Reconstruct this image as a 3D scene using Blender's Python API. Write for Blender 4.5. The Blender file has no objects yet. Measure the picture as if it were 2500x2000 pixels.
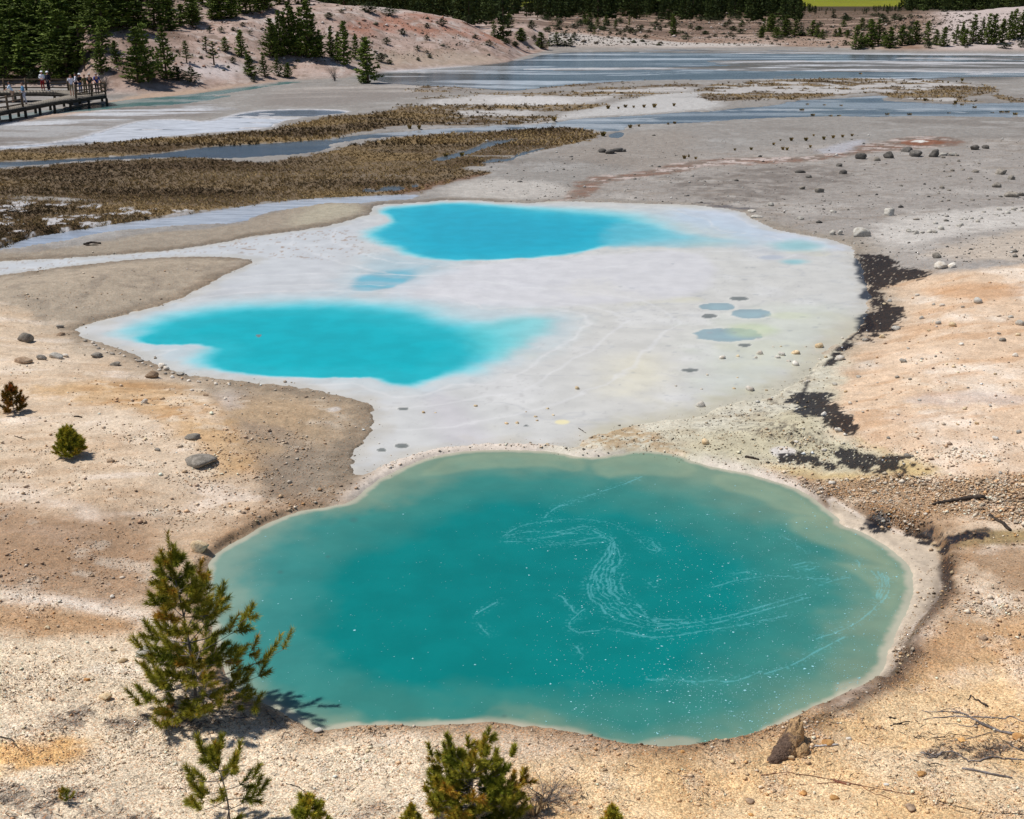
import bpy, bmesh, math, random
import numpy as np
from mathutils import Vector
random.seed(7)
RNG = np.random.default_rng(7)
scene = bpy.context.scene
COLL = scene.collection

# ------------------------------------------------------------------ camera
FPX, CX, CY, CAMH = 3017.8, 1250.0, 1000.0, 10.7     # pinhole of a 2500 x 2000 picture
TH = math.atan(1050.0 / FPX)
CT, ST = math.cos(TH), math.sin(TH)
cam = bpy.data.cameras.new("camera")
cam.sensor_width = 36.0
cam.lens = 36.0 * FPX / 2500.0
cam.clip_start, cam.clip_end = 0.1, 9000.0
cam_ob = bpy.data.objects.new("camera", cam)
COLL.objects.link(cam_ob)
cam_ob.location = (0, 0, CAMH)
cam_ob.rotation_euler = (math.pi / 2 - TH, 0, 0)
scene.camera = cam_ob

def ray(px, py):
    cx = (np.asarray(px, float) - CX) / FPX
    cy = (CY - np.asarray(py, float)) / FPX
    return cx, CT + cy * ST, -ST + cy * CT
def unproj(px, py, z=0.0):
    cx, dy, dz = ray(px, py)
    t = (z - CAMH) / dz
    return cx * t, dy * t
def proj(x, y, z):
    x = np.asarray(x, float); y = np.asarray(y, float); z = np.asarray(z, float)
    d = y * CT - (z - CAMH) * ST
    up = y * ST + (z - CAMH) * CT
    return CX + FPX * x / d, CY - FPX * up / d
def z_at(py, y):                                   # height of the line of sight py at distance y
    _, dy, dz = ray(0, py)
    return CAMH + np.asarray(y) * dz / dy
def depth(y, z): return y * CT - (z - CAMH) * ST

def zc(ox, oy, s):
    return lambda pts: [(ox + a * s, oy + b * s) for a, b in pts]
DV = zc(0, 0, 1.159555)
Z1 = zc(0, 0, .32468); Z2 = zc(500, 0, .37106); Z3 = zc(1200, 0, .32468); Z4 = zc(1800, 0, .32468)
Z5 = zc(0, 200, .41744); Z6 = zc(800, 200, .41744); Z7 = zc(1600, 200, .41744)
ZB = zc(0, 560, .46382); ZC = zc(800, 460, .41744); ZD = zc(1600, 560, .41744)
ZE = zc(0, 1100, .40588); ZF = zc(400, 1700, .46382); ZG = zc(1600, 1500, .41744); ZH = zc(1100, 1150, .60297)
ZI = zc(0, 60, .14842); ZJ = zc(300, 1280, .28986); ZR = zc(2100, 1180, .18553)

# ------------------------------------------------------------------ noise
def vnoise(x, y, seed=0):
    x = np.asarray(x, float); y = np.asarray(y, float)
    xi = np.floor(x); yi = np.floor(y); fx = x - xi; fy = y - yi
    xi = xi.astype(np.int64).astype(np.uint32); yi = yi.astype(np.int64).astype(np.uint32)
    def h(a, b):
        v = a * np.uint32(374761393) + b * np.uint32(668265263) + np.uint32((seed * 144269 + 77) & 0xffffffff)
        v = (v ^ (v >> np.uint32(13))) * np.uint32(1274126177)
        v = (v ^ (v >> np.uint32(16))) * np.uint32(2246822519)
        return ((v ^ (v >> np.uint32(15))) & np.uint32(0xffffff)).astype(np.float64) / 16777215.0
    one = np.uint32(1)
    sx = fx * fx * (3 - 2 * fx); sy = fy * fy * (3 - 2 * fy)
    a = h(xi, yi); b = h(xi + one, yi); c = h(xi, yi + one); d = h(xi + one, yi + one)
    return (a + (b - a) * sx) * (1 - sy) + (c + (d - c) * sx) * sy
def fbm(x, y, sc=1.0, octv=4, seed=0, sy=None):
    sy = sc if sy is None else sy
    o = 0.0; amp = 0.5; tot = 0.0
    for i in range(octv):
        o = o + amp * vnoise(np.asarray(x) * sc * 2 ** i + 13.7 * i, np.asarray(y) * sy * 2 ** i - 7.3 * i, seed + i)
        tot += amp; amp *= 0.55
    return o / tot * 2 - 1                          # about -1 .. 1
def sst(a, b, x):
    t = np.clip((x - a) / (b - a), 0, 1)
    return t * t * (3 - 2 * t)
def lin(c):
    c = np.asarray(c, float) / 255.0
    return np.where(c <= 0.04045, c / 12.92, ((c + 0.055) / 1.055) ** 2.4)

# ------------------------------------------------------------------ object helpers
def link(name, me, mat=None, parent=None, **props):
    ob = bpy.data.objects.new(name, me)
    COLL.objects.link(ob)
    if mat is not None and me is not None and len(me.materials) == 0:
        for m in (mat if isinstance(mat, (list, tuple)) else [mat]): me.materials.append(m)
    if parent is not None: ob.parent = parent
    for k, v in props.items():
        if v: ob[k] = v
    return ob
def tag(ob, label=None, category=None, group=None, kind=None):
    for k, v in (('label', label), ('category', category), ('group', group), ('kind', kind)):
        if v: ob[k] = v
    return ob
def empty(name, loc, rz=0.0):
    ob = bpy.data.objects.new(name, None)
    ob.empty_display_size = 0.2
    COLL.objects.link(ob)
    ob.location = loc; ob.rotation_euler = (0, 0, rz)
    return ob
def np_mesh(name, V, Fc, n=3, smooth=False, attrs=None):
    """V (N,3) and faces (M,n) of one size, with optional point attributes."""
    V = np.ascontiguousarray(V, np.float32); Fc = np.ascontiguousarray(Fc, np.int32)
    me = bpy.data.meshes.new(name)
    me.vertices.add(len(V)); me.vertices.foreach_set('co', V.ravel())
    me.loops.add(Fc.size); me.loops.foreach_set('vertex_index', Fc.ravel())
    me.polygons.add(len(Fc))
    me.polygons.foreach_set('loop_start', np.arange(0, Fc.size, n, dtype=np.int32))
    me.polygons.foreach_set('loop_total', np.full(len(Fc), n, np.int32))
    if smooth: me.polygons.foreach_set('use_smooth', np.ones(len(Fc), bool))
    for k, a in (attrs or {}).items():
        a = np.asarray(a, np.float32)
        if a.ndim == 1:
            at = me.attributes.new(k, 'FLOAT', 'POINT'); at.data.foreach_set('value', a)
        else:
            if a.shape[1] == 3: a = np.hstack([a, np.ones((len(a), 1), np.float32)])
            at = me.attributes.new(k, 'FLOAT_COLOR', 'POINT'); at.data.foreach_set('color', np.ascontiguousarray(a).ravel())
    me.update(calc_edges=True); me.validate()
    return me

# ------------------------------------------------------------------ node helpers
class NT:
    def __init__(s, name):
        s.m = bpy.data.materials.new(name); s.m.use_nodes = True
        s.t = s.m.node_tree; s.n = s.t.nodes; s.l = s.t.links
        s.b = s.n['Principled BSDF']; s.b.inputs['Specular IOR Level'].default_value = 0.3
        s.b.inputs['Roughness'].default_value = 0.9
    def new(s, typ, **kw):
        nd = s.n.new(typ)
        for k, v in kw.items(): setattr(nd, k, v)
        return nd
    def put(s, sock, v):
        if hasattr(v, 'is_linked') or isinstance(v, bpy.types.NodeSocket): s.l.new(v, sock)
        else: sock.default_value = v
    def attr(s, name, out='Fac'):
        nd = s.new('ShaderNodeAttribute'); nd.attribute_name = name
        return nd.outputs[out]
    def coord(s, out='Object'): return s.new('ShaderNodeTexCoord').outputs[out]
    def geo(s, out='Position'): return s.new('ShaderNodeNewGeometry').outputs[out]
    def noise(s, vec, scale, detail=4, rough=0.55, out='Fac'):
        nd = s.new('ShaderNodeTexNoise'); s.put(nd.inputs['Vector'], vec)
        nd.inputs['Scale'].default_value = scale; nd.inputs['Detail'].default_value = detail
        nd.inputs['Roughness'].default_value = rough
        return nd.outputs[out]
    def voro(s, vec, scale, out='Distance', feature='F1', rnd=1.0):
        nd = s.new('ShaderNodeTexVoronoi', feature=feature); s.put(nd.inputs['Vector'], vec)
        nd.inputs['Scale'].default_value = scale; nd.inputs['Randomness'].default_value = rnd
        return nd.outputs[out]
    def math(s, op, a, b=0.0, c=0.0):
        nd = s.new('ShaderNodeMath', operation=op)
        s.put(nd.inputs[0], a); s.put(nd.inputs[1], b); s.put(nd.inputs[2], c)
        return nd.outputs[0]
    def rng(s, v, a, b, c=0.0, d=1.0, smooth=True):
        nd = s.new('ShaderNodeMapRange'); nd.interpolation_type = 'SMOOTHSTEP' if smooth else 'LINEAR'
        s.put(nd.inputs['Value'], v)
        for k, x in zip(('From Min', 'From Max', 'To Min', 'To Max'), (a, b, c, d)): s.put(nd.inputs[k], x)
        return nd.outputs['Result']
    def mix(s, f, a, b, mode='MIX'):
        nd = s.new('ShaderNodeMix', data_type='RGBA', blend_type=mode)
        s.put(nd.inputs[0], f)
        for sock, v in ((nd.inputs[6], a), (nd.inputs[7], b)):
            if isinstance(v, (tuple, list)) and len(v) == 3: v = (*v, 1.0)
            s.put(sock, v)
        return nd.outputs[2]
    def gray(s, v):
        nd = s.new('ShaderNodeCombineColor'); 
        for i in range(3): s.put(nd.inputs[i], v)
        return nd.outputs[0]
    def bump(s, h, strength=0.5, dist=0.05, normal=None):
        nd = s.new('ShaderNodeBump'); s.put(nd.inputs['Height'], h)
        s.put(nd.inputs['Strength'], strength); s.put(nd.inputs['Distance'], dist)
        if normal is not None: s.l.new(normal, nd.inputs['Normal'])
        return nd.outputs[0]
    def out(s, color=None, rough=None, normal=None, spec=None):
        for k, v in (('Base Color', color), ('Roughness', rough), ('Normal', normal), ('Specular IOR Level', spec)):
            if v is not None:
                if isinstance(v, (tuple, list)) and len(v) == 3: v = (*v, 1.0)
                s.put(s.b.inputs[k], v)
        return s.m
def simple_mat(name, rgb, rough=0.85, var=0.25, scale=20.0, spec=0.3, bump=0.0):
    nt = NT(name); c = nt.coord()
    n = nt.noise(c, scale, 4)
    f = nt.rng(n, 0.3, 0.7, 1 - var, 1 + var)
    col = nt.mix(1.0, tuple(lin(rgb)), nt.gray(f), 'MULTIPLY')
    nrm = nt.bump(n, bump, 0.05) if bump else None
    return nt.out(col, rough, nrm, spec)
# ------------------------------------------------------------------ light
SUN_DIR = Vector((-0.80, 0.16, 0.0)).normalized() * math.cos(math.radians(62)); SUN_DIR.z = math.sin(math.radians(62))
sl = bpy.data.lights.new("sun", 'SUN'); sl.energy = 3.9; sl.angle = math.radians(1.6); sl.color = (1.0, 0.972, 0.94)
so = bpy.data.objects.new("sun", sl); COLL.objects.link(so)
so.rotation_euler = SUN_DIR.to_track_quat('Z', 'Y').to_euler()
world = bpy.data.worlds.new("World"); scene.world = world; world.use_nodes = True
wn = world.node_tree.nodes; sky = wn.new('ShaderNodeTexSky'); sky.sky_type = 'NISHITA'; sky.sun_disc = False
sky.sun_elevation = math.radians(62); sky.sun_rotation = math.atan2(SUN_DIR.x, SUN_DIR.y)
sky.altitude = 2300.0; sky.dust_density = 0.6
world.node_tree.links.new(sky.outputs[0], wn['Background'].inputs['Color'])
wn['Background'].inputs['Strength'].default_value = 0.082
scene.view_settings.view_transform = 'Standard'; scene.view_settings.look = 'None'
scene.view_settings.exposure = 0.12; scene.view_settings.gamma = 1.0

# ------------------------------------------------------------------ ground grid
U0, DU, NU = -650.0, 3.2, 1190
GU = U0 + DU * np.arange(NU)
vs = np.arange(2420, -40, -2.2)
ys0 = unproj(CX, vs)[1]
ylist = [ys0[0]]
for y in ys0[1:]:
    step = y - ylist[-1]; mx = 0.55 if y < 300 else 0.012 * y
    n = max(1, int(math.ceil(step / mx)))
    a = ylist[-1]
    for i in range(1, n + 1): ylist.append(a + step * i / n)
GY = np.array(ylist); NR = len(GY)
GT = GY * CT + CAMH * ST                            # camera depth of a row on z = 0
GCX = (GU - CX) / FPX
X = GT[:, None] * GCX[None, :]; Y = np.repeat(GY[:, None], NU, 1)

# --- polygons (picture coordinates, put on the ground below)
TEAL = DV([(443,1175),(500,1140),(560,1105),(620,1080),(690,1070),(745,1058),(768,1035),(800,1010),(850,985),(900,965),(960,953),(1040,948),(1130,950),(1180,955),(1230,966),(1290,960),(1350,948),(1420,958),(1475,978),(1540,992),(1600,1005),(1660,1025),(1700,1043),(1740,1075),(1765,1092),(1763,1105),(1800,1118),(1840,1135),(1880,1165),(1908,1185),(1918,1215),(1914,1260),(1895,1310),(1870,1360),(1862,1400),(1830,1440),(1780,1465),(1700,1500),(1640,1530),(1570,1560),(1500,1576),(1400,1583),(1320,1575),(1260,1560),(1190,1543),(1130,1533),(1060,1528),(1000,1520),(900,1525),(840,1529),(760,1528),(700,1535),(660,1536),(625,1512),(590,1490),(540,1475),(490,1440),(455,1350),(438,1260),(438,1210)])
MILK = DV([(160,700),(200,718),(270,740),(330,765),(380,785),(420,797),(500,805),(600,811),(700,829),(760,844),(790,859),(793,885),(790,905),(765,930),(745,960),(750,985),(758,1008),(790,990),(850,962),(920,945),(1000,936),(1090,934),(1170,938),(1215,948),(1230,925),(1290,905),(1380,890),(1470,880),(1540,850),(1620,840),(1700,790),(1730,745),(1770,720),(1800,700),(1826,650),(1830,620),(1815,590),(1812,565),(1800,545),(1790,520),(1750,505),(1690,495),(1640,487),(1590,467),(1560,442),(1440,431),(1300,427),(1180,424),(1090,429),(960,420),(880,427),(785,432),(788,445),(770,455),(700,475),(600,490),(520,500),(470,511),(350,530),(200,540),(0,551),(-150,560),(-150,595),(0,581),(150,561),(250,549),(370,541),(480,541),(550,549),(490,570),(440,600),(380,630),(300,655),(220,675),(160,692)])
S1 = Z5([(-300,480),(0,470),(300,460),(600,440),(900,425),(1150,390),(1300,375),(1500,365),(1800,345),(2000,330)]) + Z6([(0,340),(150,315),(300,300),(700,270),(900,265),(1000,250),(1150,255),(1350,235),(1500,210),(1800,200),(2156,170)]) + Z7([(300,180),(400,160),(700,140),(800,110),(1000,100),(1100,95),(1400,75),(1300,110),(1500,118),(1700,130),(1850,128),(2156,120),(2600,125),(2600,205),(2156,207),(1800,205),(1600,200),(1300,205),(1100,205),(950,205),(750,210),(600,215),(450,225),(250,240),(0,250)]) + Z6([(1760,250),(1720,290),(1600,292),(1450,265),(1250,270),(950,290),(700,300),(400,320),(200,335),(0,365)]) + Z5([(1950,385),(1800,420),(1500,440),(1300,450),(1100,440),(800,450),(500,460),(200,490),(0,505),(-300,515)])
INL = [Z6([(600,462),(640,445),(700,430),(850,392),(930,348),(1050,338),(1160,330),(1060,352),(960,375),(900,395),(800,432),(690,460)]),
       Z6([(890,480),(945,448),(1075,452),(1120,415),(1200,400),(1290,382),(1200,412),(1090,442),(1090,460),(960,472)]),
       Z6([(205,640),(225,620),(300,640),(320,612),(450,612),(440,638),(320,640),(240,648)]), Z6([(480,605),(530,598),(530,615),(490,620)]),
       Z6([(1640,310),(1700,290),(1740,300),(1720,325),(1650,330)])]
S2 = Z5([(-300,1010),(0,985),(100,935),(200,905),(350,885),(600,842),(850,808),(1100,778),(1350,737),(1700,692),(1900,677)]) + Z6([(0,678),(200,668),(500,655),(535,668),(480,690),(300,697),(230,712),(0,707)]) + Z5([(1900,712),(1650,750),(1500,780),(1400,830),(1100,842),(900,860),(600,895),(400,945),(200,970),(0,1000),(-300,1030)])
WHT = Z5([(-300,400),(0,385),(400,350),(550,310),(700,260),(850,225),(1050,222),(1200,240),(1400,190),(1550,165),(1950,163),(2060,180),(1800,205),(1620,235),(1560,275),(1300,292),(1000,317),(700,347),(300,372),(0,398),(-300,410)])
TST = Z1([(-500,930),(0,878),(400,822),(700,790),(1000,745),(1400,715),(1700,675),(2000,640),(2156,618)]) + Z2([(200,560),(500,538),(680,540),(560,552),(300,590),(0,640)]) + Z1([(1800,712),(1500,770),(1200,800),(1000,800),(800,825),(400,860),(0,905),(-500,960)])
BRAID = Z3([(-1100,520),(-600,495),(0,465),(250,455),(420,400),(1000,383),(1500,372),(1900,385),(2156,375),(2600,392),(3500,400),(4700,405),(4700,560),(3600,640),(3000,610),(2400,590),(1900,608),(1300,600),(700,628),(400,660),(150,690),(-200,660),(-700,640),(-900,600)])
RIMR = DV([(1740,1040),(1800,1085),(1850,1108),(1900,1130),(1955,1140),(1976,1165),(1985,1230),(1958,1278),(1905,1340),(1885,1400),(1850,1440),(1820,1440),(1850,1200),(1760,1110)])
HOLES = [(DV([(1582,661)])[0], 46, 10.5), (DV([(1530,705)])[0], 76, 15), (DV([(1511,646)])[0], 40, 8), (DV([(1492,666)])[0], 17, 5), (DV([(1556,629)])[0], 20, 4.5),
         (DV([(1453,780)])[0], 21, 4.5), (DV([(846,939)])[0], 15, 5.5), (DV([(804,948)])[0], 10, 4), (DV([(848,861)])[0], 12, 3.5), (DV([(1567,727)])[0], 15, 4), (DV([(1108,897)])[0], 6, 2), (DV([(545,707)])[0], 6, 3)]
# --- far heights per column
uu = GU
base_u = [-650, 0, 180, 262, 330, 390, 500, 560, 700, 834, 945, 1056, 1200, 1242, 1300, 1336, 1400]
base_v = [216, 213, 214, 231, 231, 227, 219, 212, 197, 191, 176, 168, 157, 151, 133, 124, 121]
bv = np.interp(uu, base_u, base_v)
cr_u = [-650, 0, 250, 400, 520, 600, 665, 750, 834, 945, 1056, 1131, 1186, 1242, 1300, 1330, 1340]
cr_v = [30, 34, 42, 72, 62, 42, 31, 12, 3, 10, 25, 44, 73, 103, 122, 125, 126]
cv = np.interp(uu, cr_u, cr_v)
Lm = np.interp(uu, [-650, 400, 600, 834, 1131, 1300, 1345], [26, 26, 32, 44, 34, 12, 6])
yb = unproj(CX, bv)[1]
zcst = np.maximum(z_at(cv, yb + Lm), 0.3)
aft = np.interp(uu, [-650, 500, 700, 850, 1100], [.09, .09, .06, -.08, -.12])
s = (GY[:, None] - yb[None, :]) / Lm[None, :]
prof = np.where(s < 1, np.clip(s, 0, 1) ** 1.15 * (1 - 0.25 * np.clip(s, 0, 1) ** 3) / 0.75, 1.0)
Zm = zcst * np.minimum(prof, 1.0) + np.where(s > 1, aft[None, :] * (GY[:, None] - (yb + Lm)[None, :]), 0.0)
# blunt the crest a little
Zm = Zm - 0.5 * np.exp(-((s - 1) / 0.12) ** 2)
Zm[:, uu > 1342] = -5
ybR = unproj(CX, np.interp(uu, [1200, 1300, 1336, 1525, 1687, 1900, 2027, 2100, 2222, 2500, 3200], [140, 128, 123, 122, 120, 117, 119, 124, 130, 130, 132]))[1]
bankV = np.interp(uu, [1200, 1300, 1323, 1427, 1525, 1655, 1760, 1900, 2027, 2120, 2222, 2319, 2450, 2500, 3200], [72, 70, 73, 83, 91, 104, 106, 104, 106, 95, 46, 36, 21, 18, 10])
dyb = np.interp(uu, [1200, 2100, 2222, 3200], [16, 18, 60, 75])
Zf = np.zeros_like(X)
for c in range(NU):
    y1 = ybR[c] + dyb[c]
    z1 = max(0.25, float(z_at(bankV[c], y1)))
    z420 = max(float(z_at(31, 420)), 0.8)
    Zf[:, c] = np.interp(GY, [0, ybR[c], ybR[c] + 0.45 * dyb[c], y1, 420, 700, 1000, 1500, 4000],
                         [0, 0, 0.62 * z1, z1, z420, float(z_at(14, 700)), float(z_at(-14, 1000)), float(z_at(-60, 1500)), 170])
far = sst(105, 135, Y)
rel = fbm(X, Y, 0.11, 4, 3) * 0.45 + fbm(X, Y, 0.5, 3, 9) * 0.16
Z0 = np.maximum(Zf, Zm)
Z0 = Z0 + far * rel * np.clip(Z0 / 1.2, 0, 1)
for _ in range(2): Z0[1:-1] = 0.25 * Z0[:-2] + 0.5 * Z0[1:-1] + 0.25 * Z0[2:]

# --- signed distance (metres on the ground, positive inside)
def seg_dist(px, py, P, closed=True):
    d2 = np.full(px.shape, 1e18); ins = np.zeros(px.shape, bool)
    n = len(P)
    for i in range(n if closed else n - 1):
        ax, ay = P[i]; bx, by = P[(i + 1) % n]
        ex, ey = bx - ax, by - ay
        t = np.clip(((px - ax) * ex + (py - ay) * ey) / (ex * ex + ey * ey + 1e-12), 0, 1)
        d2 = np.minimum(d2, (px - ax - t * ex) ** 2 + (py - ay - t * ey) ** 2)
        if closed and ay != by:
            cr = ((ay > py) != (by > py)) & (px < ex * (py - ay) / (ey if ey else 1e-12) + ax)
            ins ^= cr
    return np.sqrt(d2), ins
def smooth_poly(pts, it=2):
    P = np.array(pts, float)
    for _ in range(it):
        Q = np.roll(P, -1, 0)
        P = np.stack([0.75 * P + 0.25 * Q, 0.25 * P + 0.75 * Q], 1).reshape(-1, 2)
    return P
def onto(pts):
    P = np.array(pts, float)
    if HIT_READY: 
        x, y, _ = hit(P[:, 0], P[:, 1])
    else: x, y = unproj(P[:, 0], P[:, 1])
    return np.stack([x, y], 1)
HIT_READY = False
def sdf(pts, margin=3.0, closed=True, sm=1, XX=None, YY=None):
    XX = X if XX is None else XX; YY = Y if YY is None else YY
    P = onto(smooth_poly(pts, sm) if (sm and closed) else pts)
    lo = P.min(0) - margin; hi = P.max(0) + margin
    out = np.full(XX.shape, -float(margin))
    m = (XX > lo[0]) & (XX < hi[0]) & (YY > lo[1]) & (YY < hi[1])
    if not m.any(): return out
    d, ins = seg_dist(XX[m], YY[m], P, closed)
    out[m] = np.where(ins, d, -np.minimum(d, margin)) if closed else -np.minimum(d, margin)
    return out
wob = fbm(X, Y, 1.3, 4, 21)
wob2 = fbm(X, Y, 5.0, 3, 22)
sd_teal = sdf(TEAL, 12.0) + 0.05 * wob + 0.03 * wob2
sd_milk = sdf(MILK, 12.0) + 0.17 * wob + 0.10 * wob2
farw = np.clip((Y - 40) / 40, 0.3, 3)
sd_str = sdf(S1, 4) + farw * 0.25 * wob + 0.1 * wob2
for p in INL: sd_str = np.maximum(sd_str, sdf(p, 3) + 0.12 * wob)
sd_str = np.maximum(sd_str, sdf(S2, 4) + 0.2 * wob + 0.08 * wob2)
sd_wht = sdf(WHT, 4) + 0.3 * wob
sd_tst = sdf(TST, 4) + 0.3 * wob
sd_brd = sdf(BRAID, 12)
strk = fbm(X, Y, 0.020, 6, 31, sy=0.085)             # streaks along the flow
strk2 = fbm(X, Y + 6 * fbm(X, Y, .025, 3, 54), 0.035, 6, 37, sy=0.20)
sd_wht = np.minimum(sd_wht, 2.5 * (fbm(X, Y + 4 * fbm(X, Y, .03, 3, 56), .05, 5, 57, sy=.30) + .22 + .25 * sst(115, 95, Y)))
brd_w = np.minimum(sd_brd, 8 * (strk + 0.03))
sd_str = np.maximum(sd_str, np.maximum(sd_tst, brd_w))
lim = np.where(uu < 1338, yb, ybR)[None, :] - Y - 1.0
sd_str = np.minimum(sd_str, lim)
sd_w = np.maximum(np.maximum(sd_teal, sd_milk), np.maximum(sd_str, sd_wht))
sd_rim = np.maximum(sd_teal, sdf(RIMR, 4) + 0.06 * wob + 0.03 * wob2)
# --- banks near the pools
dist_pool = -np.maximum(sd_teal, sd_milk)
near = 1 - sst(42, 60, Y)
bank = (0.55 * sst(0.3, 4, dist_pool) + 0.5 * sst(3, 11, dist_pool)) * near
side = 0.75 + 0.25 * sst(-2, 2, X)
Z0 = Z0 + bank * side * (1 - 0.5 * sst(0, 0.3, sd_w))
Z0 = Z0 + (0.05 + 0.035 * fbm(X, Y, 0.45, 4, 5) + 0.022 * fbm(X, Y, 2.4, 3, 6) + 0.012 * fbm(X, Y, 7.0, 2, 8)) * (1 - sst(-0.2, 0.2, sd_w))
Z = Z0.copy()
Z += (0.02 + 0.20 * sst(25.5, 22.5, Y) * (.35 + .65 * sst(-2, 2, X))) * sst(0.03, 0.22 + .12 * np.abs(wob), -sd_rim) * (1 - sst(0.5, 1.8, -sd_rim))
Z -= 0.06 * sst(0.15, 0.0, -np.maximum(sd_milk, sd_str)) * 0
def dig(Z, sd, d, w):  # the bed under the water
    return np.where((sd > -0.12) & (Z0 < 0.6), np.minimum(Z, -d * sst(-0.0, w, sd) - 0.02 + 0.07 * sst(0.0, 0.12, -sd)), Z)
for sd_, d_, w_ in ((sd_teal, 1.2, 3.0), (sd_milk, 0.5, 3.0), (np.maximum(sd_str, sd_wht), 0.15, 0.6)):
    Z = dig(Z, sd_, d_, w_)

# --- line of sight to the ground
VP = proj(X, Y, np.where(sd_w > -.12, np.maximum(Z, 0.0), Z))[1]
ZS = np.where(sd_w > -.12, np.maximum(Z, 0.0), Z)
VC = np.minimum.accumulate(VP, axis=0)
def hit(px, py):
    px = np.atleast_1d(np.asarray(px, float)); py = np.atleast_1d(np.asarray(py, float))
    ci = np.clip(np.round((px - U0) / DU).astype(int), 0, NU - 1)
    yy = np.zeros(len(px)); zz = np.zeros(len(px))
    order = np.argsort(ci); cs = ci[order]
    st = np.searchsorted(cs, np.unique(cs)); un = np.unique(cs); st = list(st) + [len(cs)]
    for k, c in enumerate(un):
        idx = order[st[k]:st[k + 1]]
        col = VC[:, c]
        j = np.clip(np.searchsorted(-col, -py[idx]), 1, NR - 1)
        v0 = VC[j - 1, c]; v1 = VC[j, c]
        f = np.clip((v0 - py[idx]) / np.maximum(v0 - v1, 1e-9), 0, 1)
        yy[idx] = GY[j - 1] + f * (GY[j] - GY[j - 1])
        zz[idx] = ZS[j - 1, c] + f * (ZS[j, c] - ZS[j - 1, c])
    xx = (px - CX) / FPX * depth(yy, zz)
    return xx, yy, zz
HIT_READY = True
def gz(x, y):                                       # ground height anywhere
    x = np.atleast_1d(np.asarray(x, float)); y = np.atleast_1d(np.asarray(y, float))
    r = np.clip(np.interp(y, GY, np.arange(NR)), 0, NR - 1.001); r0 = r.astype(int); fr = r - r0
    u = CX + FPX * x / (y * CT + CAMH * ST)
    c = np.clip((u - U0) / DU, 0, NU - 1.001); c0 = c.astype(int); fc = c - c0
    a = Z[r0, c0] * (1 - fc) + Z[r0, c0 + 1] * fc; b = Z[r0 + 1, c0] * (1 - fc) + Z[r0 + 1, c0 + 1] * fc
    return a * (1 - fr) + b * fr
def field(Fd, x, y):                                # nearest value of a grid field
    r = np.clip(np.round(np.interp(y, GY, np.arange(NR))).astype(int), 0, NR - 1)
    u = CX + FPX * np.asarray(x) / (np.asarray(y) * CT + CAMH * ST)
    c = np.clip(np.round((u - U0) / DU).astype(int), 0, NU - 1)
    return Fd[r, c]
PU, PV = proj(X, Y, ZS)
# ------------------------------------------------------------------ what the ground is made of
def reg(pts, soft=0.3, amp=0.3, sm=1, extra=None):
    sd = sdf(pts, margin=max(2.5, 3 * soft), sm=sm) + amp * wob + 0.35 * amp * wob2
    if extra is not None: sd = sd + extra
    return sst(-soft, soft, sd)
def line(pts, w, soft, amp=0.2):
    sd = w + sdf(pts, margin=w + 3 * soft + 1, closed=False) + amp * wob
    return sst(-soft, soft, sd)
COL = np.empty(X.shape + (3,)); COL[:] = lin((204, 182, 155))
def paint(m, rgb, a=1.0):
    w = (m * a)[..., None]
    COL[:] = COL * (1 - w) + lin(rgb) * w
def mottle(m, rgb1, rgb2, nz):                      # two tones mixed by a noise
    paint(m * sst(-.25, .25, nz), rgb1); paint(m * sst(.25, -.25, nz), rgb2)
nA = fbm(X, Y, 0.5, 5, 41); nB = fbm(X, Y, 0.18, 5, 42); nC = fbm(X, Y, 1.6, 4, 43); nD = fbm(X, Y, 7.0, 3, 44)
nS = fbm(X + 0.5 * Y, Y - 0.3 * X, 0.5, 5, 45, sy=1.6)   # slope streaks
grain = RNG.random(X.shape)
# near banks
paint(sst(-.1, .5, nA), (218, 200, 176), .55); paint(sst(.0, .5, nB), (174, 147, 118), .5)
paint(sst(.1, .55, nS), (180, 150, 118), .55); paint(sst(.12, .5, -nS), (226, 210, 192), .55)
# flats beyond the pools
fl = sst(44, 52, Y)
paint(fl, (148, 144, 137)); paint(fl * sst(0, .5, nB), (126, 121, 114), .7); paint(fl * sst(.05, .5, nA), (170, 167, 161), .6)
# grey bank right of the upper pool
m = reg(DV([(1090,420),(1200,395),(1400,330),(1700,300),(2600,280),(2600,590),(2300,580),(2100,585),(1960,580),(1830,560),(1640,480),(1440,428)]), 1.2, .8)
paint(m, (158, 152, 144)); paint(m * sst(0, .5, nA), (178, 172, 163), .7); paint(m * sst(.1, .5, nS), (142, 132, 120), .6); paint(m * sst(.25, .5, nC), (128, 122, 114), .5)
m = reg(Z7([(0,560),(250,545),(500,500),(800,480),(1100,500),(1250,560),(1000,620),(760,700),(500,720),(300,690),(100,650)]), 1.2, 1.0); paint(m * sst(-.5, .3, nC), (114, 108, 101), .7)
m = reg(Z6([(1700,300),(2156,270),(2156,480),(1900,510),(1500,470),(1250,420),(1500,370)]), 1.5, 1.0); paint(m, (152, 143, 132), .6)
m = reg(Z6([(600,640),(900,560),(1400,600),(1440,640),(1250,690),(800,690)]), 1.0, .8); paint(m, (190, 184, 174), .8)
m = reg(Z7([(1300,800),(1900,740),(2300,720),(2300,830),(1900,870),(1500,960),(1250,960)]), .8, .8); paint(m, (206, 200, 190), .75)
m = reg(Z7([(1500,1000),(2200,850),(2600,850),(2600,1000),(1900,1060)]), .8, .8); paint(m, (190, 176, 158), .8)
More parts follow.
